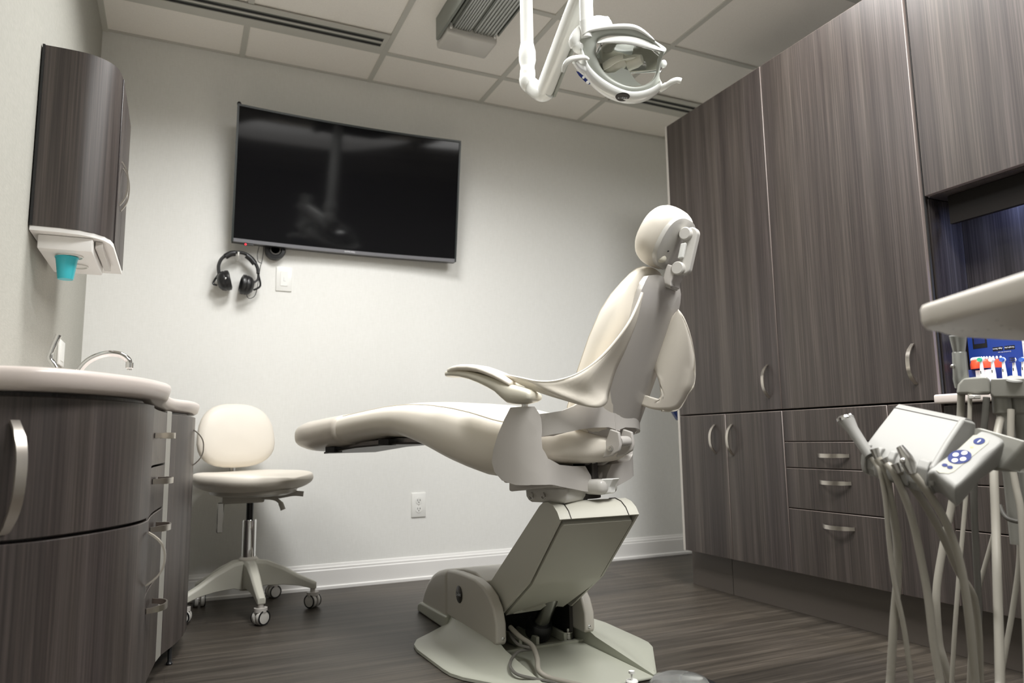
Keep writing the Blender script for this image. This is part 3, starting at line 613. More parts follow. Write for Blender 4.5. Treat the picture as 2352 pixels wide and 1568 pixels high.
# lift arm
ap = [(2.249, .191), (1.868, .472), (1.845, .484), (1.815, .487), (1.785, .480), (1.762, .465), (1.748, .446), (1.95, .247), (2.147, .121), (2.262, .135)]
HW = .127
b = B()
for s in (-1, 1): b.prism([(XB+s*HW, y, z) for y, z in ap], (-s*.007, 0, 0))
sk_ = ap[:7]; inn_ = [(2.243, .183), (1.864, .465), (1.843, .477), (1.815, .480), (1.789, .474), (1.768, .460), (1.755, .443)]
b.loft([[V((XB+x, y, z)) for (y, z) in sk_]+[V((XB+x, y, z)) for (y, z) in reversed(inn_)] for x in (-HW+.006, -.09, -.0905, .0905, .09, HW-.006)])
b.obj('lift_arm', 'arm_cover', ch, bev=.0055, bseg=3)
B().box((XB-.086, 1.752, .4875), (XB+.086, 1.87, .4885)).obj('top_seam_panel', 'shell_l', ch) if False else None
for s in (-1, 1): B().tube([(XB+s*.092, 1.868, .4735), (XB+s*.092, 1.845, .4855), (XB+s*.092, 1.815, .4882), (XB+s*.092, 1.785, .4812), (XB+s*.092, 1.762, .4662), (XB+s*.092, 1.7475, .4465)], .0014, 6).obj('seam_line', 'dkmetal', ch)
b = B(); b.prism([(XB-.112, y, z) for y, z in ((2.235, .185), (1.87, .455), (1.80, .462), (1.80, .42), (1.985, .25), (2.16, .14))], (.224, 0, 0)); b.obj('arm_core', 'dkmetal', ch)
L1, L2 = math.dist((1.748, .446), (1.95, .247)), math.dist((1.95, .247), (2.147, .121))
def armback(x, s_):
    if s_ < L1: t_ = s_/L1; y, z = 1.748+.202*t_, .446-.199*t_
    else: t_ = (s_-L1)/L2; y, z = 1.95+.197*t_, .247-.126*t_
    e = max(0, 1-abs(s_-.03)/.03)*.0
    return (XB+x, y+.005, z+.004)
pts = [(-.114, .03), (-.108, .02), (.108, .02), (.114, .03), (.114, L1+.03), (.112, L1+.07), (.085, L1+L2*.93), (.05, L1+L2*.93), (.045, L1+L2*.86), (.03, L1+L2*.80), (0, L1+L2*.80), (-.02, L1+L2*.87), (-.05, L1+L2*.95), (-.112, L1+L2*.98), (-.114, L1+.05)]
plate(pts, armback, (frange(-.114, .114, 8), [.06, .12, .2, L1-.03, L1-.012, L1, L1+.012, L1+.03, L1+.1, L1+.15]), 'arm_back_cover', 'arm_cover', ch, .02, .008, bseg=3)
# swivel and seat support
B().lathe([(.085, .489), (.085, .505), (.001, .505)], (1.065, 1.90, 0), n=28).obj('swivel_plate', 'dkmetal', ch)
B().lathe([(.06, .505), (.06, .535), (.001, .535)], (1.065, 1.915, 0), n=24).obj('swivel_post', 'steel', ch)
ya, za = U(1202, 1118, -.16); yb, zb_ = U(1300, 1154, -.16)
b = B(); rings = []
for z, g in ((zb_-.004, .02), (zb_+.002, .009), (zb_+.012, .002), (za-.004, 0), (za, 0)):
    pp = [(-.165+g, yb+.02+g*.6), (-.165+g, ya-.02-g), (-.15, ya-g), (-.03, ya-g), (-.03, yb+g*.6), (-.15, yb+g*.6)]
    rings.append([K(x, y, z) for x, y in pp])
b.loft(rings); sb_ = b.obj('swivel_box', 'shell_l', ch, bev=.004, bseg=3)
for px in (1221, 1249):
    pts = catmull([UP(px+q, py, c) for q, py, c in ((0, 1131, -.163), (3, 1137, -.175), (3, 1143, -.18), (-2, 1144, -.181), (-5, 1140, -.181))], 4)
    B().tube(pts, .0022, 8).obj('hook', 'steel', sb_)
def curtain(path):
    segs = []; acc = 0
    for a, c in zip(path, path[1:]): segs.append((a, c, acc, math.dist(a, c))); acc += math.dist(a, c)
    def hit(px, py):
        d = ray(px, py); o = CAMO-CO; ox, oy, dx, dy = o.dot(EX), o.dot(EY), d.dot(EX), d.dot(EY); best = None
        for i, (a, c, s0, ln) in enumerate(segs):
            ux, uy = (c[0]-a[0])/ln, (c[1]-a[1])/ln; den = dx*uy-dy*ux
            if abs(den) < 1e-9: continue
            t_ = ((a[0]-ox)*uy-(a[1]-oy)*ux)/den; s_ = ((a[0]-ox)*dy-(a[1]-oy)*dx)/den
            lo = -.3 if i == 0 else -1e-6; hi = ln+.3 if i == len(segs)-1 else ln+1e-6
            if lo <= s_ <= hi and t_ > 0 and (best is None or t_ < best[0]): best = (t_, s0+s_)
        return (best[1], CAMO.z+d.z*best[0])
    def pos(s_, mir=1):
        for i, (a, c, s0, ln) in enumerate(segs):
            if s_ <= s0+ln or i == len(segs)-1:
                f = (s_-s0)/ln; return (mir*(a[0]+(c[0]-a[0])*f), a[1]+(c[1]-a[1])*f)
    return hit, pos, acc
ypath = [(v.x, v.y) for v in catmull([(-.236, .12, 0), (-.256, .06, 0), (-.264, .0, 0), (-.258, -.05, 0), (-.225, -.08, 0), (-.15, -.09, 0), (-.06, -.092, 0), (.01, -.092, 0)], 5)]
hit, pos, acc = curtain(ypath)
yo = [hit(*q) for q in ((1183, 936), (1205, 934), (1228, 934), (1235, 950), (1238, 975), (1239, 1005), (1241, 1030), (1250, 1053), (1272, 1067), (1300, 1070), (1330, 1070), (1342, 1090), (1350, 1113), (1349, 1130), (1330, 1128), (1300, 1122), (1250, 1112), (1220, 1113), (1195, 1113), (1165, 1102), (1149, 1083), (1143, 1062), (1146, 1034), (1156, 998), (1170, 962))]
for s in (1, -1):
    plate(yo, lambda a, z: K(*pos(a, s), z), (frange(.0, acc, 26), frange(.50, .75, 7)), 'arm_support', 'shell', ch, .042, .009, bseg=3)
    sb = sorted(set([-.215, -.18, -.14, -.10, -.06, -.025])); b = B(); b.loft([[K(s*-x, y, z) for y, z in ((-.098, interp([(.02, .503), (.22, .535)], -x)), (.055, .515), (.055, .545), (.0, interp([(.02, .560), (.15, .590), (.22, .60)], -x)), (-.098, interp([(.02, .545), (.09, .580), (.22, .590)], -x)))] for x in sb]); b.obj('support_beam', 'shell', ch, bev=.008, bseg=3)
mt = Matrix.Translation(CO) @ Matrix.Rotation(TH, 4, 'Z')
B().box((-.20, -.05, .538), (.20, .085, .552), .006, 2, mt).obj('seat_frame', 'shell', ch)
B().box((-.065, -.16, .502), (.03, -.09, .545), .016, 3, mt).obj('rear_bumper', 'shell_l', ch)
B().box((-.045, -.12, .535), (-.015, -.05, .60), .004, 1, mt).obj('rear_gap_shade', 'dkmetal', ch)  # dark block standing in for the shaded gap between the yoke arms
b = B(); yy, zz = U(1365, 1114, -.012); yy = -.160; b.loft([[K(-.012+x*w, yy-.004-.014*(z_ > 0), zz+z_) for x in (-1, 1)]+[K(-.035+x*w, yy+.012, zz+z_) for x in (1, -1)] for z_, w in ((-.021, .011), (-.015, .014), (0, .015), (.021, .018))]); b.obj('release_tab', 'white', ch, bev=.003)
# seat upholstery, one long cushion
ztb = [(-.165, .655), (-.15, .675), (-.13, .69), (-.1, .705), (0, .72), (.097, .741), (.187, .768), (.274, .785), (.365, .794), (.461, .796), (.582, .790), (.689, .78), (.825, .766), (.945, .756), (1.072, .742), (1.12, .728), (1.145, .711), (1.162, .69)]
zbb = [(-.165, .625), (-.15, .602), (-.13, .592), (-.1, .588), (-.03, .587), (.02, .565), (.06, .548), (.116, .543), (.173, .549), (.24, .568), (.31, .592), (.383, .622), (.469, .652), (.528, .668), (.621, .673), (.752, .664), (.89, .642), (1.013, .627), (1.078, .629), (1.12, .641), (1.145, .658), (1.162, .68)]
hwb = [(-.165, .04), (-.158, .075), (-.15, .10), (-.13, .145), (-.1, .185), (-.05, .225), (0, .243), (.06, .252), (.3, .25), (.6, .215), (.9, .185), (1.05, .17), (1.11, .155), (1.145, .12), (1.162, .06)]
def sring(y, g=0, n=36):
    hw, z0, z1 = interp(hwb, y)+g, interp(zbb, y)-g, interp(ztb, y)+g
    return [K(x, y, z+(.014*(x/hw)**2-.012)*(z > (z0+z1)/2)*min(1, max(0, (1.1-y)*3))) for x, z in superring(hw, z0, z1, 3.0, n)]
ys = [-.165, -.158, -.15, -.14, -.13, -.115, -.1]+[i*.03-.07 for i in range(0, 40)]+[1.12, 1.133, 1.145, 1.155, 1.162]
ys = sorted(set(round(y, 4) for y in ys if y <= 1.162))
seat = B().loft([sring(y) for y in ys]).obj('seat_cushion', 'vinyl', ch, sharp=False)
sm_ = [sring(y, .0006)[14] for y in ys if -.08 < y < 1.12]; B().tube(sm_, .0016, 6).obj('seam', 'seam', seat)
B().tube([sring(-.03, .0006)[k] for k in range(13, 30)], .0016, 6).obj('seam', 'seam', seat)
B().loft([sring(y, .004) for y in [.83]+[y for y in ys if y > .83]], cap=True).obj('toe_cover', 'toecover', seat, sharp=False)
for x in (-.09, .09):
    B().loft([[K(x+dx, y, z) for dx, z in ((-.012, z0), (.012, z0), (.012, z0+.014), (-.012, z0+.014))] for y, z0 in ((.44, .654), (.6, .656), (.8, .645), (.97, .624))]).obj('legrest_rail', 'steel', ch)
B().loft([[K(x, y, z0) for x in (-.125, .125)]+[K(x, y, z0-.006) for x in (.125, -.125)] for y, z0 in ((.42, .655), (.6, .655), (.8, .644), (.975, .624))]).obj('legrest_plate', 'dkmetal', ch)
for y, z in ((.62, .664), (.90, .640)): B().box((-.14, y, z-.018), (-.10, y+.05, z+.004), .002, 1, mt).obj('legrest_clamp', 'black', ch)
# backrest
RC = math.radians(23.3); B0 = V((0, -.181, .716)); vd = V((0, -math.sin(RC), math.cos(RC))); nd = V((0, -math.cos(RC), -math.sin(RC)))
def Bk(u, v, n): q = B0+V((u, 0, 0))+vd*v+nd*n; return K(q.x, q.y, q.z)
UC = .055
half = [(0, .42), (.06, .418), (.10, .408), (.118, .39), (.125, .365), (.130, .30), (.134, .23), (.132, .16), (.128, .09), (.122, 0), (.118, -.035), (.10, -.056), (.05, -.06), (0, -.055)]
pts = [(u+UC, v) for u, v in half]+[(-.035, -.06), (-.09, -.054), (-.118, -.035), (-.122, 0), (-.118, .09), (-.105, .16), (-.088, .23), (-.078, .30), (-.070, .365), (-.060, .39), (-.045, .408), (-.005, .418)]
plate(pts, lambda u, v: Bk(u, v, -.9*(u-UC)**2-.012-.25*max(0, v-.33)**2*10), (frange(-.12, .19, 12), frange(-.06, .42, 12)), 'back_shell', 'shell', ch, .018, .006, bseg=3)
b = B(); rings = []
for v, hw, nf, nb in ((-.068, .06, -.05, -.03), (-.064, .12, -.068, -.018), (-.05, .155, -.088, -.01), (-.03, .168, -.098, -.006), (.0, .172, -.10, -.006), (.1, .176, -.102, -.012), (.2, .172, -.104, -.014), (.28, .16, -.104, -.014), (.33, .142, -.096, -.026), (.37, .118, -.088, -.036), (.40, .094, -.083, -.044), (.42, .072, -.079, -.050), (.432, .046, -.074, -.055), (.437, .015, -.068, -.060)):
    rings.append([Bk(.028+x, v, z-1.0*x*x*.4) for x, z in superring(hw, nf, nb, 3.2, 32)])
bc = b.loft(rings).obj('back_cushion', 'vinyl', ch, sharp=False)
B().tube([r[18] for r in rings[3:-1]], .0016, 6).obj('seam', 'seam', bc)
spath = [(v.x, v.y) for v in catmull([(-.246, .03, 0), (-.244, -.05, 0), (-.23, -.11, 0), (-.19, -.145, 0), (-.12, -.168, 0), (-.03, -.172, 0), (.05, -.174, 0)], 5)]
hs, ps, sa = curtain(spath)
so = [hs(*q) for q in ((1236, 951), (1262, 948), (1290, 943), (1315, 933), (1345, 915), (1380, 895), (1420, 890), (1420, 990), (1395, 981), (1360, 982), (1330, 986), (1300, 993), (1270, 999), (1236, 1004))]
for s in (1, -1): plate(so, lambda a, z: K(ps(a)[0]*s, ps(a)[1], z), (frange(0, sa, 20), ()), 'lumbar_strap', 'shell', ch, .012, .004)
# hinge
hp_ = [(1400, 985), (1420, 992), (1424, 1020), (1420, 1036), (1404, 1046), (1385, 1050), (1352, 1070), (1336, 1071), (1344, 1062), (1376, 1038), (1390, 1016)]
for s in (-1, 1):
    b = B(); b.prism([K(-.045*s*-1 if s > 0 else -.045, *U(px, py, -.045)) for px, py in hp_], EX*(.014 if s < 0 else -.014)); b.obj('hinge_bracket', 'shell', ch, bev=.003)
y_, z_ = U(1402, 1030, -.046); B().lathe([(.001, .0), (.009, .0), (.009, .004), (.006, .005), (.001, .004)], K(-.045, y_, z_), -EX, 18).obj('hinge_bolt', 'steel', ch)
y_, z_ = U(1418, 1014, -.03); B().lathe([(.015, -.028), (.016, -.024), (.016, .024), (.015, .028)], K(0, y_, z_), EX, 20).obj('hinge_drum', 'shell', ch)
# armrests
AL = .265
padt = [U(*q, -AL) for q in ((1038, 853), (1044, 846), (1056, 841), (1070, 838), (1092, 838), (1112, 841), (1130, 847), (1150, 855), (1168, 865), (1184, 876))]
brt = [U(*q, -AL) for q in ((1034, 858), (1038, 852), (1055, 851), (1075, 851), (1100, 855), (1125, 862), (1150, 870), (1175, 880), (1195, 886), (1215, 891), (1225, 896), (1231, 903))]
brb = [U(*q, -AL) for q in ((1034, 864), (1038, 867), (1052, 866), (1070, 868), (1090, 873), (1112, 882), (1132, 892), (1150, 903), (1165, 918), (1176, 927), (1188, 929), (1210, 928), (1224, 924), (1231, 919))]
for s in (-1,):
    b = B(); b.loft([[K(s*AL+x, y, z) for x, z in superring(.034*w_, interp(brb, y), interp(brt, y), 3.2, 24)] for y, w_ in zip([q[0] for q in brb], (.55, .9, 1, 1, 1, 1, 1, 1, 1, 1, 1, 1, .97, .82))]); ab = b.obj('armrest', 'arm_plastic', ch, sharp=False)
    b = B(); b.loft([[K(s*AL+x, y, z) for x, z in superring(.038*w, zt-.020*w, zt+.001, 2.8, 24)] for (y, zt), w in zip(padt, (.55, .85, 1, 1, 1, 1, 1, 1, .95, .8, .5))]); b.obj('arm_pad', 'vinyl', ab, sharp=False)
    y_, z_ = U(1205, 928, -AL); B().lathe([(.009, .726), (.009, .757)], K(s*AL, y_, 0), n=14).obj('arm_pin', 'steel', ch)
    B().lathe([(.014, .738), (.014, .744)], K(s*AL, y_, 0), n=16).obj('arm_washer', 'steel', ch)
# vinyl slings between backrest and arms
ue = [((1475, 672), -0.106), ((1462, 705), -0.124), ((1440, 748), -0.152), ((1400, 800), -0.184), ((1360, 838), -0.216), ((1320, 862), -0.239), ((1275, 875), -0.258), ((1235, 876), -0.271), ((1195, 868), -0.276), ((1155, 860), -0.271)]
le = [((1475, 676), -0.103), ((1460, 740), -0.101), ((1436, 800), -0.101), ((1413, 850), -0.106), ((1398, 900), -0.115), ((1392, 926), -0.143), ((1372, 936), -0.179), ((1335, 929), -0.216), ((1285, 916), -0.244), ((1215, 893), -0.262)]
Ua = catmull([UP(*q, c) for q, c in ue], 4); La = catmull([UP(*q, c) for q, c in le], 4)
b = B(); n_ = len(Ua); rows = []
for i in range(n_):
    r_ = []
    for k in range(9):
        t_ = k/8; p = Ua[i].lerp(La[i], t_); w = math.sin(PI*t_)*math.sin(PI*min(1, i/n_*1.15)); fold = .012*math.sin(i/n_*PI*5+t_*4)*w
        r_.append(p-EX*(.028*w+fold)-V((0, 0, .004*w)))
    rows.append(r_)
b.loft(rows, closed=False); sl = b.obj('arm_sling', 'vinyl', ch, solid=.006, sharp=False)
B().tube(Ua, .0038, 8).obj('piping', 'vinyl', sl)
rs = [(1556, 712), (1568, 728), (1580, 757), (1589, 790), (1594, 825), (1595, 860), (1591, 888), (1580, 903), (1570, 922), (1560, 937), (1546, 943), (1520, 942), (1495, 938), (1474, 930), (1450, 918), (1453, 902), (1488, 909), (1516, 917), (1522, 914), (1523, 906), (1516, 884), (1509, 862), (1503, 850), (1500, 830), (1515, 785), (1535, 740)]
def rsl(px, py):
    xe = 1560-(py-712)*.363; t_ = min(1, max(0, (px-xe)/85)); return UP(px, py, .135+.125*t_-.02*math.sin(PI*t_))
rings = []
outl = catmull([V((*q, 0)) for q in rs[:16]], 3); inl = catmull([V((*q, 0)) for q in reversed(rs[16:]+[(1556, 713)])], 3); inl = [inl[0]]+inl
def resamp(L_, n):
    ln = [0]
    for a, c in zip(L_, L_[1:]): ln.append(ln[-1]+(c-a).length)
    return [V((interp(list(zip(ln, [p.x for p in L_])), ln[-1]*k/n), interp(list(zip(ln, [p.y for p in L_])), ln[-1]*k/n), 0)) for k in range(n+1)]
oa, ia = resamp(outl, 44), resamp(inl, 44)
rows = [[rsl(*(p.lerp(q, k/6))[:2])-V((0, 0, 0)) for k in range(7)] for p, q in zip(oa, ia)]
B().loft(rows, closed=False).obj('arm_sling', 'vinyl', ch, solid=.006, sharp=False)
B().tube(catmull([rsl(*q) for q in rs[:12]], 3), .0038, 8).obj('piping', 'vinyl', ch)
# headrest
hy, hz = U(1527, 546, .02); HA = math.radians(33); hv = V((0, -math.sin(HA), math.cos(HA))); hn = V((0, -math.cos(HA), -math.sin(HA))); HC0 = V((.022, hy, hz))
def Hd(u, v, n): q = HC0+V((u, 0, 0))+hv*v+hn*n; return K(q.x, q.y, q.z)
b = B(); rings = []
for k in range(15):
    a = -PI/2+PI*k/14; w = max(math.cos(a), .0)**.62; w = max(w, .02); n = .046*sgn(math.sin(a))*abs(math.sin(a))**.8
    rings.append([Hd(.108*w*sgn(c)*abs(c)**.8,   .090*w*sgn(s)*abs(s)**.8, n-.5*(.108*w*c)**2*(1 if n < 0 else .3)) for c, s in [(math.cos(2*PI*j/36), math.sin(2*PI*j/36)) for j in range(36)]])
hr = b.loft(rings).obj('headrest_cushion', 'vinyl', ch, sharp=False)
B().tube([p for p in rings[3]]+[rings[3][0]], .0014, 6).obj('seam', 'seam', hr)
b = B(); b.loft([[Hd(.094*w*sgn(c)*abs(c)**.8, .080*w*sgn(s)*abs(s)**.8-.004, n) for c, s in [(math.cos(2*PI*j/32), math.sin(2*PI*j/32)) for j in range(32)]] for w, n in ((.96, .025), (.98, .038), (.95, .043), (.8, .0475), (.3, .049))]); hpl = b.obj('headrest_plate', 'shell_l', ch)
for u, v in ((-.04, -.03), (.05, .05)): q = Hd(u, v, .049); B().box((-.0015, -.004, -.001), (.0015, .004, .0016), 0, 1, Matrix.Translation(q)).obj('plate_slot', 'black', hpl)
B().sphere(Hd(-.045, -.055, .042), .018, (1, .6, .7), 16).obj('plate_button', 'arm_plastic', hpl)
ty, tz = U(1577, 538, .0); by_, bz = U(1560, 617, .0)
def capsule(y0, z0, r0, y1, z1, r1, n=10):
    a = math.atan2(z1-z0, y1-y0); o = []
    for k in range(n+1): t_ = a+PI/2+PI*k/n; o.append((y0+r0*math.cos(t_), z0+r0*math.sin(t_)))
    for k in range(n+1): t_ = a-PI/2+PI*k/n; o.append((y1+r1*math.cos(t_), z1+r1*math.sin(t_)))
    return o
b = B(); b.prism([K(.0, y, z) for y, z in capsule(ty-.012, tz, .019, by_-.012, bz, .018)], EX*.024); hl = b.obj('headrest_arm', 'shell_l', ch, bev=.005, bseg=3)
for y, z, r_ in ((ty, tz, .0185), (by_, bz, .019)): B().lathe([(.001, .014), (r_-.003, .014), (r_, .011), (r_, -.005)], K(.0, y, z), -EX, 24).obj('knuckle', 'shell_l', hl)
b = B(); b.prism([K(-.002, *q) for q in [(ty*.72+by_*.28+.006, tz*.72+bz*.28), (ty*.72+by_*.28-.010, tz*.72+bz*.28), (ty*.28+by_*.72-.010, tz*.28+bz*.72), (ty*.28+by_*.72+.006, tz*.28+bz*.72)]], -EX*.012); b.obj('release_button', 'lampwhite', hl, bev=.003)
b = B(); b.loft([[K(.02+x, *q) for x, q in ((-.03, U(px0, py0, .02)), (.03, U(px0, py0, .02)), (.03, U(px1, py1, .02)), (-.03, U(px1, py1, .02)))] for (px0, py0), (px1, py1) in (((1543, 610), (1568, 618)), ((1538, 622), (1560, 632)), ((1533, 640), (1552, 650)), ((1536, 655), (1552, 662)))]); b.obj('headrest_bracket', 'shell', ch, bev=.004)
b = B(); b.loft([[Bk(u, v, n) for u, n in ((.04, -.03), (.11, -.04), (.118, -.01), (.04, .004))] for v in (.395, .41, .425)]); b.obj('glide_slot', 'shell_l', ch, bev=.005)
# valve and cords at the base
v0 = at(1452, 1582, 2, .03); t_ = thing('shutoff_valve', 'small shutoff valve with white knob standing at the base plate', 'valve', (v0.x, v0.y, .0102))
B().lathe([(.012, .0105), (.012, .045), (.001, .045)], (v0.x, v0.y, 0), n=18).obj('valve_body', 'shell_l', t_); B().lathe([(.0155, .045), (.016, .049), (.014, .052), (.001, .052)], (v0.x, v0.y, 0), n=18).obj('valve_cap', 'white', t_)
B().lathe([(.0025, .052), (.0025, .068), (.0075, .068), (.0075, .074), (.001, .074)], (v0.x, v0.y, 0), n=14).obj('knob', 'white', t_)
f0 = V((1.235, 1.632, 0)); t_ = thing('foot_control', 'clear and black foot control on the floor at the chair base', 'foot control', (f0.x, f0.y, 0))
B().lathe([(.001, .001), (.095, .001), (.10, .006), (.095, .014), (.001, .014)], (f0.x, f0.y, 0), n=36).obj('disc', 'black', t_); B().lathe([(.075, .0145), (.078, .022), (.068, .036), (.042, .044), (.001, .046)], (f0.x-.012, f0.y, 0), n=32).obj('dome', 'clearplastic', t_)
def path2(pts, zs): return catmull([at(px, py, 2, z) for (px, py), z in zip(pts, zs)], 6)
cpts = [(1172, 1440), (1195, 1462), (1222, 1482), (1234, 1512), (1238, 1540), (1262, 1556), (1300, 1566), (1360, 1580)]
o = B().tube(path2(cpts, (.09, .075, .06, .045, .032, .02, .018, .018)), .0075, 10).obj('power_cord', 'hose'); tag(o, 'thick pale grey cord trailing over the chair base', 'cord')
cpts = [(1168, 1452), (1188, 1478), (1212, 1486), (1230, 1490), (1195, 1494), (1177, 1510), (1172, 1530), (1188, 1548), (1225, 1558), (1270, 1567), (1330, 1590)]
o = B().tube(path2(cpts, (.07, .06, .055, .05, .045, .04, .034, .028, .022, .018, .018)), .0045, 8).obj('power_cord', 'hose_dk'); tag(o, 'thin dark grey cord looping over the chair base', 'cord')
# ------------------------------------------------------------------ ceiling track and dental light
TX0, TX1 = .965, 1.20
tk = thing('ceiling_track', 'grey ceiling track with ribbed rails and end box', 'ceiling track', (1.08, 1.9, 2.36))
B().box((TX0+.02, 1.42, 2.405), (TX1-.005, 2.70, ZC-.0005)).obj('housing', 'trackgrey', tk)
for x0, x1 in ((TX0+.03, 1.073), (1.087, TX1-.012)):
    b = B(); b.box((x0, 1.42, 2.396), (x1, 2.70, 2.4048)); n_ = 7
    for k in range(n_): x = x0+(x1-x0)*(k+.5)/n_; b.box((x-.0035, 1.42, 2.391), (x+.0035, 2.70, 2.396))
    b.obj('ribbed_rail', 'alu', tk)
B().box((TX0-.012, 1.42, 2.38), (TX0, 2.80, ZC-.0005), .002, 1).obj('side_flange', 'trackgrey', tk); B().box((TX1, 1.42, 2.40), (TX1+.008, 2.70, ZC-.0005), .002, 1).obj('side_flange', 'trackgrey', tk)
B().box((TX0+.004, 2.702, 2.366), (TX1+.002, 2.845, ZC-.03), .012, 3).obj('end_box', 'shell_l', tk)
for x in (TX0+.02, TX1-.012): B().box((x-.006, 2.69, 2.385), (x+.006, 2.7018, 2.41), .003, 1).obj('clip', 'white', tk)
dl = thing('dental_light', 'white dental operating light hanging on its jointed ceiling arm', 'dental light', (1.03, 1.5, 1.6))
a0 = dep(1211, 125, 2.26); post = lambda z: V((a0.x, a0.y, z))
B().tube([post(2.39), post(1.86)], .0205, 20).obj('post', 'lampwhite', dl)
B().lathe([(.0215, .085), (.0265, .06), (.0265, .03), (.022, .012), (.0225, 0), (.024, -.002), (.024, -.02)], post(1.795), (0, 0, 1), 24).obj('joint_collar', 'lampwhite', dl)
el = catmull([post(1.785), post(1.755), dep(1222, 198, 2.245), dep(1245, 214, 2.21), dep(1262, 205, 2.18)], 6); B().tube(el, [.0245]*4+[.026]*(len(el)-4), 18).obj('elbow', 'lampwhite', dl)
arm0, arm1 = dep(1252, 205, 2.19), dep(1345, -40, 1.90); ad = (arm1-arm0)
b = B(); side_ = ad.cross(V((0, 0, 1))).normalized(); side_ = side_ if side_.dot(rt) > 0 else -side_; ud = side_.cross(ad).normalized(); ud = ud if ud.z > 0 else -ud
b.loft([[arm0+ad*t_+side_*(x*w)+ud*(z*w) for x, z in superring(.026, -.03, .03, 2.6, 20)] for t_, w in ((-.03, .5), (-.015, .85), (.02, 1), (.5, .98), (1, .95), (1.03, .5))]); ba = b.obj('balance_arm', 'lampwhite', dl)
b = B(); b.loft([[arm0+ad*t_+side_*(.0275*x_)+ud*(z-.008) for x_, z in ((.8, -.024), (1.06, -.020), (1.08, .012), (.8, .012))] for t_ in (0.0, 1.0)]); b.obj('underside_strip', 'lampgrey', ba)
h1 = dep(1347, 52, 1.90); B().tube([V((h1.x, h1.y, 1.93)), V((h1.x, h1.y, h1.z))], .0185, 20).obj('drop_tube', 'lampwhite', dl)
B().lathe([(.019, .0), (.0165, -.03), (.0155, -.045), (.001, -.046)], h1, (0, 0, 1), 20).obj('drop_collar', 'lampwhite', dl)
HL = dep(1430, 140, 1.9); hn_ = (V((0, 0, 0))+(-fw)*.93+rt*(-.10)-up*.30).normalized()
hx = (rt-hn_*rt.dot(hn_)).normalized(); hyv = hn_.cross(hx)
def HP(px, py, dn=0):
    d = ray(px, py); p0 = HL+hn_*dn; return CAMO+d*((p0-CAMO).dot(hn_)/d.dot(hn_))
def px2(px, py): q = HP(px, py)-HL; return (q.dot(hx), q.dot(hyv))
def HLp(u, v, n): return HL+hx*u+hyv*v+hn_*n
outer = [(1333, 100), (1338, 82), (1352, 70), (1380, 63), (1410, 59), (1440, 58), (1462, 62), (1482, 74), (1505, 94), (1530, 113), (1522, 128), (1517, 150), (1514, 175), (1516, 192), (1500, 206), (1475, 216), (1445, 218), (1412, 208), (1382, 190), (1360, 170), (1345, 148), (1338, 122)]
inner = [(1370, 108), (1371, 94), (1382, 83), (1400, 78), (1425, 78), (1450, 82), (1475, 90), (1500, 102), (1519, 117), (1513, 134), (1511, 152), (1508, 172), (1497, 186), (1478, 196), (1455, 199), (1432, 194), (1410, 183), (1393, 170), (1381, 155), (1374, 140), (1370, 128), (1369, 116)]
so_ = catc([V((*px2(*q), 0)) for q in outer], 4); si_ = catc([V((*px2(*q), 0)) for q in inner], 4)
cen_ = sum(si_, V((0, 0, 0)))/len(si_); rings = []
for t_, n in ((1.0, 0), (.55, .006), (.15, .003), (0, -.006), (-.12, -.03), (-.05, -.06), (.3, -.068), (.8, -.06), (1.06, -.045), (1.1, -.02), (1.06, -.006)):
    rings.append([HLp(*(a.lerp(c, 1-t_) if t_ >= 0 else c+(cen_-c)*(-t_)*.0+(c-cen_)*t_*.0)[:2], n) for a, c in zip(so_, si_)])
b = B(); b.loft(rings+[rings[0]], cap=False); hd_ = b.obj('lamp_frame', 'lampgrey', dl, sharp=False)
# white outer bezel: lower chin and upper hood
def band(idx, grow, n0, n1, name, m, th):
    P_ = [so_[i % len(so_)] for i in idx]; rings = []
    for j, p in enumerate(P_):
        e = math.sin(PI*j/(len(P_)-1))**.5 if 0 < j < len(P_)-1 else .05
        q = (p-cen_).normalized(); rings.append([HLp(*(p+q*g*e)[:2], n) for g, n in ((-th, n1), (-th*.4, n1+.006), (grow*.6, n1), (grow, (n0+n1)/2), (grow*.8, n0), (-th*.5, n0))])
    return B().loft(rings).obj(name, m, dl, sharp=False)
ch_i = list(range(13*4-2, 21*4+3)); band(ch_i, .024, -.055, .008, 'lower_shell', 'lampwhite', .010)
band(list(range(1*4, 9*4-3)), .006, -.075, .004, 'upper_hood', 'lampwhite', .011)
# chrome edged visor under the hood and curved reflector
vis = catmull([HP(*q, .002) for q in ((1372, 97), (1395, 88), (1425, 84), (1455, 86), (1485, 95), (1508, 106), (1526, 116))], 5); vis2 = catmull([HP(*q, .014) for q in ((1372, 100), (1395, 98), (1425, 99), (1455, 103), (1485, 110), (1506, 115), (1527, 119))], 5)
B().loft([vis, vis2], closed=False).obj('visor', 'lampwhite', dl, solid=.004); B().tube(vis2, .0016, 6).obj('visor_trim', 'chrome', dl)
n_u, n_v = 22, 10; rows = []
us = [p.x for p in si_]; vs = [p.y for p in si_]; ua, ub, va, vb = min(us), max(us), min(vs), max(vs)
for i in range(n_v+1):
    r_ = []
    for k in range(n_u+1):
        wi = .62+.38*min(1, i/5); u = (ua+ub)/2-.014*(1-min(1, i/5))+(ub-ua+.010)*(k/n_u-.5)*wi; v = (va*.1+vb*.9)+(vb-va)*.0-(vb-va)*.62*i/n_v*(1.0); a = (u-(ua+ub)/2)/((ub-ua)/2)
        r_.append(HLp(u, v, -.035-.045*(1-a*a)*math.sin(PI*(.15+.85*i/n_v)*.8)))
    rows.append(r_)
B().loft(rows, closed=False).obj('reflector', 'mirror', dl, solid=.002, sharp=False)
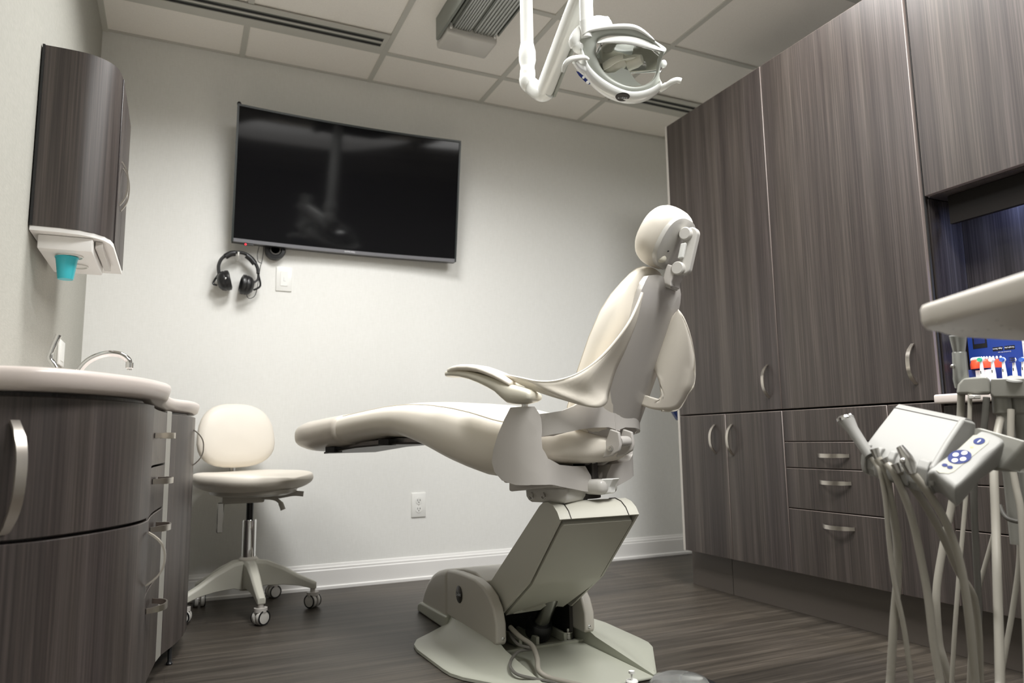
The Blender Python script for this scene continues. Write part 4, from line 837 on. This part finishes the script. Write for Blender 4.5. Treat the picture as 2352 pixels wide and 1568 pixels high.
b = B(); b.loft([[HP(px+dx, py+dy, n) for dx, dy, n in ((-6, 14, -.02), (4, 10, -.006), (14, 4, .0), (10, 0, -.03))] for px, py in ((1388, 150), (1402, 140), (1418, 132), (1434, 128), (1450, 126))]); b.obj('bulb_shield', 'opal', dl, bev=.002)
B().lathe([(.001, .03), (.014, .028), (.02, .015), (.022, -.01), (.02, -.03)], HP(1415, 148, -.03), (hx+hn_*.4+hyv*.5), 20).obj('bulb_cap', 'opal', dl)
B().lathe([(.001, .03), (.012, .028), (.018, .012), (.019, -.012)], HP(1452, 143, -.03), (hx+hn_*.4+hyv*.3), 20).obj('bulb_cap', 'opal', dl)
B().loft([[HP(px, py, n) for n in (-.004, -.008)]+[HP(px2_, py2, -.008), HP(px2_, py2, -.004)] for (px, py), (px2_, py2) in (((1372, 158), (1372, 160)), ((1395, 168), (1400, 182)), ((1412, 166), (1420, 190)), ((1428, 156), (1440, 196)), ((1445, 162), (1458, 198)), ((1460, 185), (1475, 196)))]).obj('splash_shield', 'lampgrey', dl)
# yoke, knobs, handles, touchpad, badge
yk = catmull([h1+V((0, 0, -.03)), HP(1392, 53, -.06), HP(1370, 60, -.05), HP(1338, 72, -.03), HP(1322, 92, -.015), HP(1322, 108, -.01)], 6)
b = B(); n_ = len(yk); b.tube(yk, [.012+.006*math.sin(PI*i/(n_-1)) for i in range(n_)], 14, flat=1.25); b.obj('yoke', 'lampwhite', dl)
B().sphere(HP(1330, 108, -.012), .0185, (1, 1, .92), 18).obj('pivot_knob', 'lampwhite', dl); B().sphere(HP(1524, 147, -.03), .009, (1, 1, 1.2), 14).obj('pivot_knob', 'lampwhite', dl)
B().sphere(HP(1380, 52, -.055), .02, (1.7, 1, .8), 16).obj('yoke_hub', 'lampwhite', dl)
hnd = catmull([HP(1293, 165, .03), HP(1297, 150, .035), HP(1308, 138, .035), HP(1325, 133, .03), HP(1342, 132, .022), HP(1352, 137, .018)], 5); B().tube(hnd, [.004+.0035*math.sin(PI*min(1, i/(len(hnd)-1)*1.0)) for i in range(len(hnd))], 12, flat=1.3).obj('handle', 'lampwhite', dl)
B().tube([HP(1320, 142, .03), HP(1328, 152, .018), HP(1342, 160, .0)], [.007, .009, .013], 12).obj('handle_post', 'lampwhite', dl)
hnd = catmull([HP(1518, 204, -.005), HP(1530, 197, .012), HP(1543, 188, .02), HP(1555, 184, .022), HP(1564, 186, .022)], 5); B().tube(hnd, [.008]*6+[.0065]*(len(hnd)-6), 12, flat=1.2).obj('handle', 'lampwhite', dl)
tp = [HP(*q, .030) for q in ((1323, 163), (1329, 165), (1340, 174), (1354, 188), (1356, 193), (1351, 194), (1340, 184), (1330, 174))]; b = B(); b.prism(tp, hn_*.004); tpd = b.obj('touchpad', 'navy', dl)
for px, py, r_ in ((1340, 178, .0034), (1350, 189, .0045)): B().lathe([(r_, 0), (r_, .0012), (.001, .0013)], HP(px, py, .034), hn_, 16).obj('button', 'white', tpd)
bg = B().lathe([(.001, .003), (.017, .003), (.019, .0)], HP(1430, 222, .012), (hn_*.55-hyv*.85), 24).obj('badge', 'dkmetal', dl)
text('a-dec', 'badge_print', 'text_l', bg, HP(1430, 222, .012)+(hn_*.55-hyv*.85).normalized()*.0032, hx, (hyv*.55+hn_*.85), .012, .0003)
# ------------------------------------------------------------------ delivery unit
du = thing('delivery_unit', 'grey dental delivery unit with tray and control head at right edge', 'delivery unit', (1.55, .70, 0))
B().lathe([(.20, .001), (.205, .02), (.19, .035), (.06, .05), (.045, .06), (.042, .50), (.001, .50)], (1.62, .66, 0), n=32).obj('column', 'headgrey', du)
zt_ = .80
p1, p2, p3, p4, p5 = (at(*q, 2, zt_) for q in ((2117, 752), (2352, 692), (2150, 767), (2190, 776), (2352, 784)))
e1 = (p2-p1)*1.0; e2 = (p5-p4)
ol = [p1+e1*1.5, p2, p1+e1*.10, p1, at(2121, 761, 2, zt_), p3, at(2170, 773, 2, zt_), p4, p5, p5+e2*.5, p5+e2*.5+e1*1.3]
ol = [V((p.x, p.y, 0)) for p in ol]; cc = sum(ol, V((0, 0, 0)))/len(ol)
rings = [[p+(cc-p).normalized()*g+V((0, 0, z)) for p in ol] for g, z in ((.012, zt_), (.004, zt_+.003), (0, zt_+.009), (0, zt_+.024), (.004, zt_+.030), (.012, zt_+.033))]
B().loft(rings).obj('tray', 'tray', du, ang=50)
for px, py in ((2165, 748), (2190, 756), (2210, 759), (2240, 760), (2270, 757), (2150, 742), (2300, 748), (2320, 756), (2290, 735)): q = at(px, py, 2, zt_-.0003); B().lathe([(.0022, 0), (.0022, .0004), (.0001, .0004)], q, n=8).obj('screw_hole', 'shell', du)
B().tube([(1.62, .66, .49), (1.62, .66, .70), (1.42, .64, .765), (1.25, .60, .79)], .028, 14).obj('tray_arm', 'headgrey', du)
# control head
PA, PB, PC, PD = dep(2057, 950, 1.52), dep(1978, 1040, 1.43), dep(2215, 985, 1.385), dep(2140, 1090, 1.305)
PE = dep(2330, 1003, 1.28); PF = dep(2195, 1118, 1.235)
axw = (PC-PA); axd = (PB-PA); nrm_h = axd.cross(axw).normalized()
if nrm_h.z < 0: nrm_h = -nrm_h
axw_n = axw.normalized(); Wd = axw.length
def HH(s_, t_, n): return PA+axw*s_+axd*t_+nrm_h*n      # s along the width, t from back edge to instrument edge
prof_h = [(-.30, -.012), (-.24, .0), (-.13, .012), (0, .014), (.15, .012), (.45, .009), (.75, .004), (.92, -.001), (1.0, -.010), (1.05, -.026), (1.03, -.045), (.9, -.052), (.2, -.06), (-.25, -.06)]
b = B(); b.loft([[HH(s_, t_, n*k) for t_, n in prof_h] for s_, k in ((-.015, .7), (0, .95), (.02, 1), (.95, 1), (.98, .95))]); hb = b.obj('control_head', 'head', du, bev=.003)
b = B(); b.loft([[HH(s_, t_, n) for t_, n in ((-.012, .0148), (.0, .0150), (.0, .0125), (-.012, .0125))] for s_ in (-.01, .95)]); b.obj('lid_seam', 'dkmetal', hb)
b = B(); b.loft([[HH(s_, t_, n) for t_, n in ((-.28, -.01), (0, .022), (.5, .017), (.95, .008), (1.06, -.02), (.9, -.04), (-.2, -.05))] for s_ in (.95, .985, 1.03)]); b.obj('end_rib', 'head', hb, bev=.006, bseg=3)
b = B(); b.loft([[HH(s_, t_, n) for t_, n in prof_h] for s_ in (1.10, 2.0)]) ; b.obj('head_rear', 'headgrey', hb, bev=.003) if False else b.bm.free()
tpc = [dep(*q) for q in ((2150, 1093, 1.285), (2135, 1088, 1.29), (2140, 1070, 1.30), (2240, 994, 1.345), (2262, 987, 1.35), (2298, 998, 1.325), (2306, 1010, 1.315), (2296, 1024, 1.305), (2205, 1110, 1.245), (2185, 1116, 1.25))]
cen_t = sum(tpc, V((0, 0, 0)))/len(tpc); tn = (tpc[8]-tpc[2]).cross(tpc[4]-tpc[2]).normalized()
if tn.dot(CAMO-cen_t) < 0: tn = -tn
tpc = [p-tn*(p-cen_t).dot(tn) for p in tpc]
b = B(); b.loft([[p+(cen_t-p).normalized()*g+tn*n for p in catc(tpc, 3)] for g, n in ((.012, -.05), (.004, -.03), (0, -.010), (.001, -.004), (.005, .0), (.012, .0005))]); tb = b.obj('touchpad_housing', 'head', du, ang=60)
def TP(px, py, n=.0): d = ray(px, py); return CAMO+d*((cen_t+tn*(n+.0005)-CAMO).dot(tn)/d.dot(tn))
b = B(); b.prism([TP(*q, .0002) for q in ((2150, 1080), (2158, 1086), (2178, 1088), (2190, 1084), (2270, 1018), (2272, 1010), (2250, 998), (2235, 1000))], tn*.0006); mp_ = b.obj('membrane', 'pad', tb)
tx = (TP(2270, 1018)-TP(2190, 1084)).normalized(); ty_ = tn.cross(tx)
def ell(px, py, a, c, name, m, n, parent): b = B(); q = TP(px, py, n); b.prism([q+tx*(a*math.cos(2*PI*k/24))+ty_*(c*math.sin(2*PI*k/24)) for k in range(24)], tn*.0005); return b.obj(name, m, parent)
ell(2204, 1049, .0235, .0165, 'position_pad', 'navy', .001, mp_); ell(2249, 1013, .0115, .0085, 'light_button', 'navy', .001, mp_)
for px, py in ((2170, 1068), (2182, 1073)): ell(px, py, .005, .0045, 'small_button', 'navy', .001, mp_)
for px, py in ((2215, 1040), (2212, 1054), (2195, 1044), (2193, 1057)): ell(px, py, .0058, .0042, 'arrow_mark', 'white', .0018, mp_)
ell(2232, 1026, .003, .0025, 'indicator', 'yellow', .001, mp_); ell(2249, 1013, .006, .0012, 'icon_mark', 'text_l', .0018, mp_)
b = B(); b.loft([[dep(px, py, d) for px, py, d in r_] for r_ in (((2236, 975, 1.40), (2300, 1003, 1.36), (2290, 1050, 1.36), (2220, 1080, 1.38)), ((2360, 1010, 1.30), (2380, 1030, 1.29), (2370, 1085, 1.30), (2300, 1080, 1.33)), ((2480, 1030, 1.27), (2490, 1050, 1.27), (2470, 1100, 1.28), (2420, 1100, 1.29)))]); b.obj('head_arm', 'headgrey', du, bev=.006)
# raised fingers between the instruments along the front edge
for s0_, s1_ in ((.0, .075), (.19, .275), (.385, .475), (.585, .68), (.80, .945)):
    b = B(); b.loft([[HH(ss, t_, n) for t_, n in ((.80, .004), (.88, .010), (.98, .004), (1.075, -.018), (1.085, -.034), (1.0, -.046), (.9, -.03))] for ss in (s0_, s1_)]); b.obj('holder_finger', 'head', hb, bev=.003, bseg=3)
# assistant's holder
b = B(); HPp = [dep(px, py, d) for px, py, d in ((2196, 905, 1.62), (2200, 882, 1.62), (2212, 868, 1.62), (2240, 865, 1.60), (2266, 863, 1.585), (2274, 872, 1.58), (2278, 904, 1.58))]; off_ = V((.045, .03, 0)); b.prism(HPp, off_); b.obj('instrument_holder', 'headgrey', du, bev=.006, bseg=3)
HPp = [dep(px, py, d) for px, py, d in ((2276, 869, 1.575), (2420, 865, 1.50), (2420, 912, 1.50), (2282, 912, 1.575), (2276, 905, 1.575))]; b = B(); b.prism(HPp, off_); b.obj('holder_bar', 'headgrey', du, bev=.006, bseg=3)
B().lathe([(.001, .004), (.016, .003), (.018, 0)], dep(2330, 872, 1.535)+V((.02, .01, .002)), (-.3, -.3, .9), 20).obj('holder_button', 'head', du)
for px in (2303, 2340): q = dep(px, 925, 1.56); B().lathe([(.018, .02), (.019, -.02), (.013, -.025), (.012, -.30)], q+V((.03, .02, 0)), n=20).obj('hose_coupling', 'headgrey', du)
b = B(); q = dep(2240, 912, 1.59); b.box(q-V((.012, .006, .004)), q+V((.012, .008, .005)), .002, 1); b.obj('holder_clip', 'shell_l', du)
# instruments and hoses
def hose(px, ds, r_, m, end=None):
    pts = [dep(x, y, d) for (x, y), d in zip(px, ds)]
    pts.append(pts[-1]*1.22-pts[-2]*.22); last = pts[-1]; dirn = (pts[-1]-pts[-2]).normalized()
    z = last.z; r_ = r_*.78; tgt = V((1.58, .78, .06)); pts.append(last.lerp(tgt, .3)+V((0, 0, -.04)) if last.z > .13 else last+dirn*.03)
    pts[-1].z = max(pts[-1].z, .03+r_); return catmull(pts, 5), r_, m
def put_hose(t, px, d0, d1, r_, m='hose', name='hose'):
    n = len(px); pts, r_, m = hose(px, [d0+(d1-d0)*i/(n-1) for i in range(n)], r_, m); return B().tube(pts, r_, 10).obj(name, m, t)
q0, q1 = dep(1941, 960, 1.475), dep(1998, 1047, 1.415); ax_ = (q0-q1)
t = thing('air_water_syringe', 'pale syringe with chrome button top, leftmost in the control head', 'syringe', dep(2010, 1060, 1.41))
B().tube([q1, q1+ax_*.3, q1+ax_*.7, q1+ax_*.86, q1+ax_*.96], [.010, .0105, .0115, .0145, .0165], 16).obj('handle', 'head', t)
B().lathe([(.0165, -.004), (.017, .002), (.013, .006), (.001, .007)], q0-ax_*.02, ax_+V((0, -.03, .05)), 18).obj('button_cap', 'chrome', t)
B().sphere(q0+rt*.008+up*.006-fw*.006, .0045).obj('air_button', 'chrome', t); B().sphere(q0+rt*.002-up*.002-fw*.010, .0045).obj('water_button', 'chrome', t)
put_hose(t, [(2002, 1052), (2012, 1065), (2022, 1085), (2034, 1150), (2043, 1250), (2056, 1345), (2077, 1445), (2094, 1568)], 1.41, 1.32, .0058)
def coupling(label, ca, cb, px, d0, d1, r_, name='handpiece_hose', cat='hose', grp=None):
    t = thing(name, label, cat, ca); B().tube([ca, ca.lerp(cb, .5), cb], [.0085, .0075, .0065], 14).obj('coupling', 'steel', t); put_hose(t, px, d0, d1, r_); return t
coupling('empty hose end with ribbed coupling, second from left in the control head', dep(2008, 1030, 1.40), dep(2016, 1052, 1.395), [(2016, 1052), (2030, 1080), (2048, 1159), (2061, 1248), (2061, 1331), (2053, 1430), (2045, 1568)], 1.395, 1.34, .0095)
coupling('empty hose end, middle one in the control head', dep(2030, 1052, 1.375), dep(2040, 1068, 1.37), [(2038, 1066), (2055, 1088), (2091, 1176), (2114, 1275), (2131, 1367), (2144, 1473), (2160, 1568)], 1.37, 1.28, .009)
coupling('empty hose end, second from right in the control head', dep(2056, 1064, 1.345), dep(2066, 1085, 1.34), [(2064, 1078), (2081, 1097), (2131, 1169), (2167, 1235), (2200, 1308), (2230, 1358), (2240, 1390), (2248, 1460), (2251, 1568)], 1.345, 1.42, .009)
t = thing('dental_handpiece', 'short grey metal handpiece, rightmost in the control head', 'handpiece', dep(2100, 1080, 1.30))
g0, g1, g2 = dep(2066, 1025, 1.335), dep(2082, 1050, 1.325), dep(2096, 1088, 1.315)
B().tube([g0, g0.lerp(g1, .25), g1, g1.lerp(g2, .4), g2], [.0065, .0075, .0105, .0125, .0085], 16).obj('body', 'steel', t); B().sphere(g1-rt*.008-up*.006-fw*.004, .0065, (1, 1, 1), 12).obj('head', 'steel', t)
put_hose(t, [(2096, 1086), (2117, 1112), (2157, 1170), (2187, 1235), (2207, 1300), (2220, 1374), (2230, 1460), (2240, 1568)], 1.315, 1.27, .009)
t = thing('suction_valve', 'silver suction handpiece standing in the instrument holder under the tray', 'suction handpiece', dep(2210, 868, 1.63))
s0, s1 = dep(2201, 782, 1.64), dep(2208, 880, 1.645); sx = (s1-s0)
B().tube([s0-sx*.12, s0, s0+sx*.25, s0+sx*.28, s0+sx*.75, s0+sx*.9, s1+sx*.1], [.018, .0165, .0125, .0145, .0155, .0165, .014], 18).obj('body', 'alu', t); B().sphere(s0+sx*.6-rt*.017, .005, (1.2, 1, 1), 10).obj('lever', 'steel', t)
put_hose(t, [(2208, 905), (2206, 960), (2200, 1060), (2186, 1160), (2172, 1225), (2160, 1290), (2152, 1345), (2151, 1394), (2157, 1473), (2167, 1513), (2186, 1575)], 1.645, 1.56, .0105)
def lonehose(label, px, d0, d1, r_, m='hose', cat='hose'):
    t = put_hose(None, px, d0, d1, r_, m, 'delivery_hose'); tag(t, label, cat); return t
lonehose('thin pale hose dropping straight from the instrument holder', [(2228, 905), (2226, 1000), (2221, 1106), (2212, 1215), (2202, 1328), (2193, 1447), (2186, 1568)], 1.60, 1.50, .0058)
lonehose('thick dark hose right of the thin straight hose, behind the touchpad', [(2266, 912), (2258, 1000), (2238, 1100), (2241, 1250), (2246, 1347), (2248, 1420), (2240, 1568)], 1.59, 1.62, .009, 'hose_dk')
lonehose('thickest grey hose hanging vertically near the right edge', [(2303, 940), (2290, 1000), (2283, 1070), (2287, 1200), (2290, 1314), (2294, 1440), (2297, 1568)], 1.60, 1.30, .0105, 'hose')
lonehose('pale hose bending in a knee at the right edge', [(2300, 1060), (2311, 1095), (2329, 1182), (2341, 1235), (2340, 1300), (2326, 1400), (2312, 1480), (2296, 1568)], 1.64, 1.58, .0075)
lonehose('grey hose leaving the picture at the right edge', [(2322, 940), (2322, 1040), (2332, 1110), (2346, 1180), (2352, 1300), (2356, 1420), (2360, 1568)], 1.55, 1.42, .009)
lonehose('thin hose crossing behind the others from lower left to upper right', [(2300, 1160), (2276, 1250), (2255, 1325), (2240, 1390), (2232, 1450), (2226, 1568)], 1.68, 1.66, .0065)
lonehose('dark bent cable crossing the right edge at drawer height', [(2296, 1160), (2306, 1182), (2322, 1194), (2352, 1198), (2400, 1190)], 1.56, 1.5, .006, 'hose_dk', 'cable')
# ------------------------------------------------------------------ world and view
w = bpy.data.worlds.new('world'); sc.world = w; w.use_nodes = True
w.node_tree.nodes['Background'].inputs[0].default_value = (.5, .5, .5, 1); w.node_tree.nodes['Background'].inputs[1].default_value = .02
sc.view_settings.view_transform = 'Standard'; sc.view_settings.look = 'None'; sc.view_settings.gamma = 1; sc.view_settings.use_curve_mapping = False
sc.view_settings.exposure = 0.36
sc.cycles.diffuse_bounces = 10
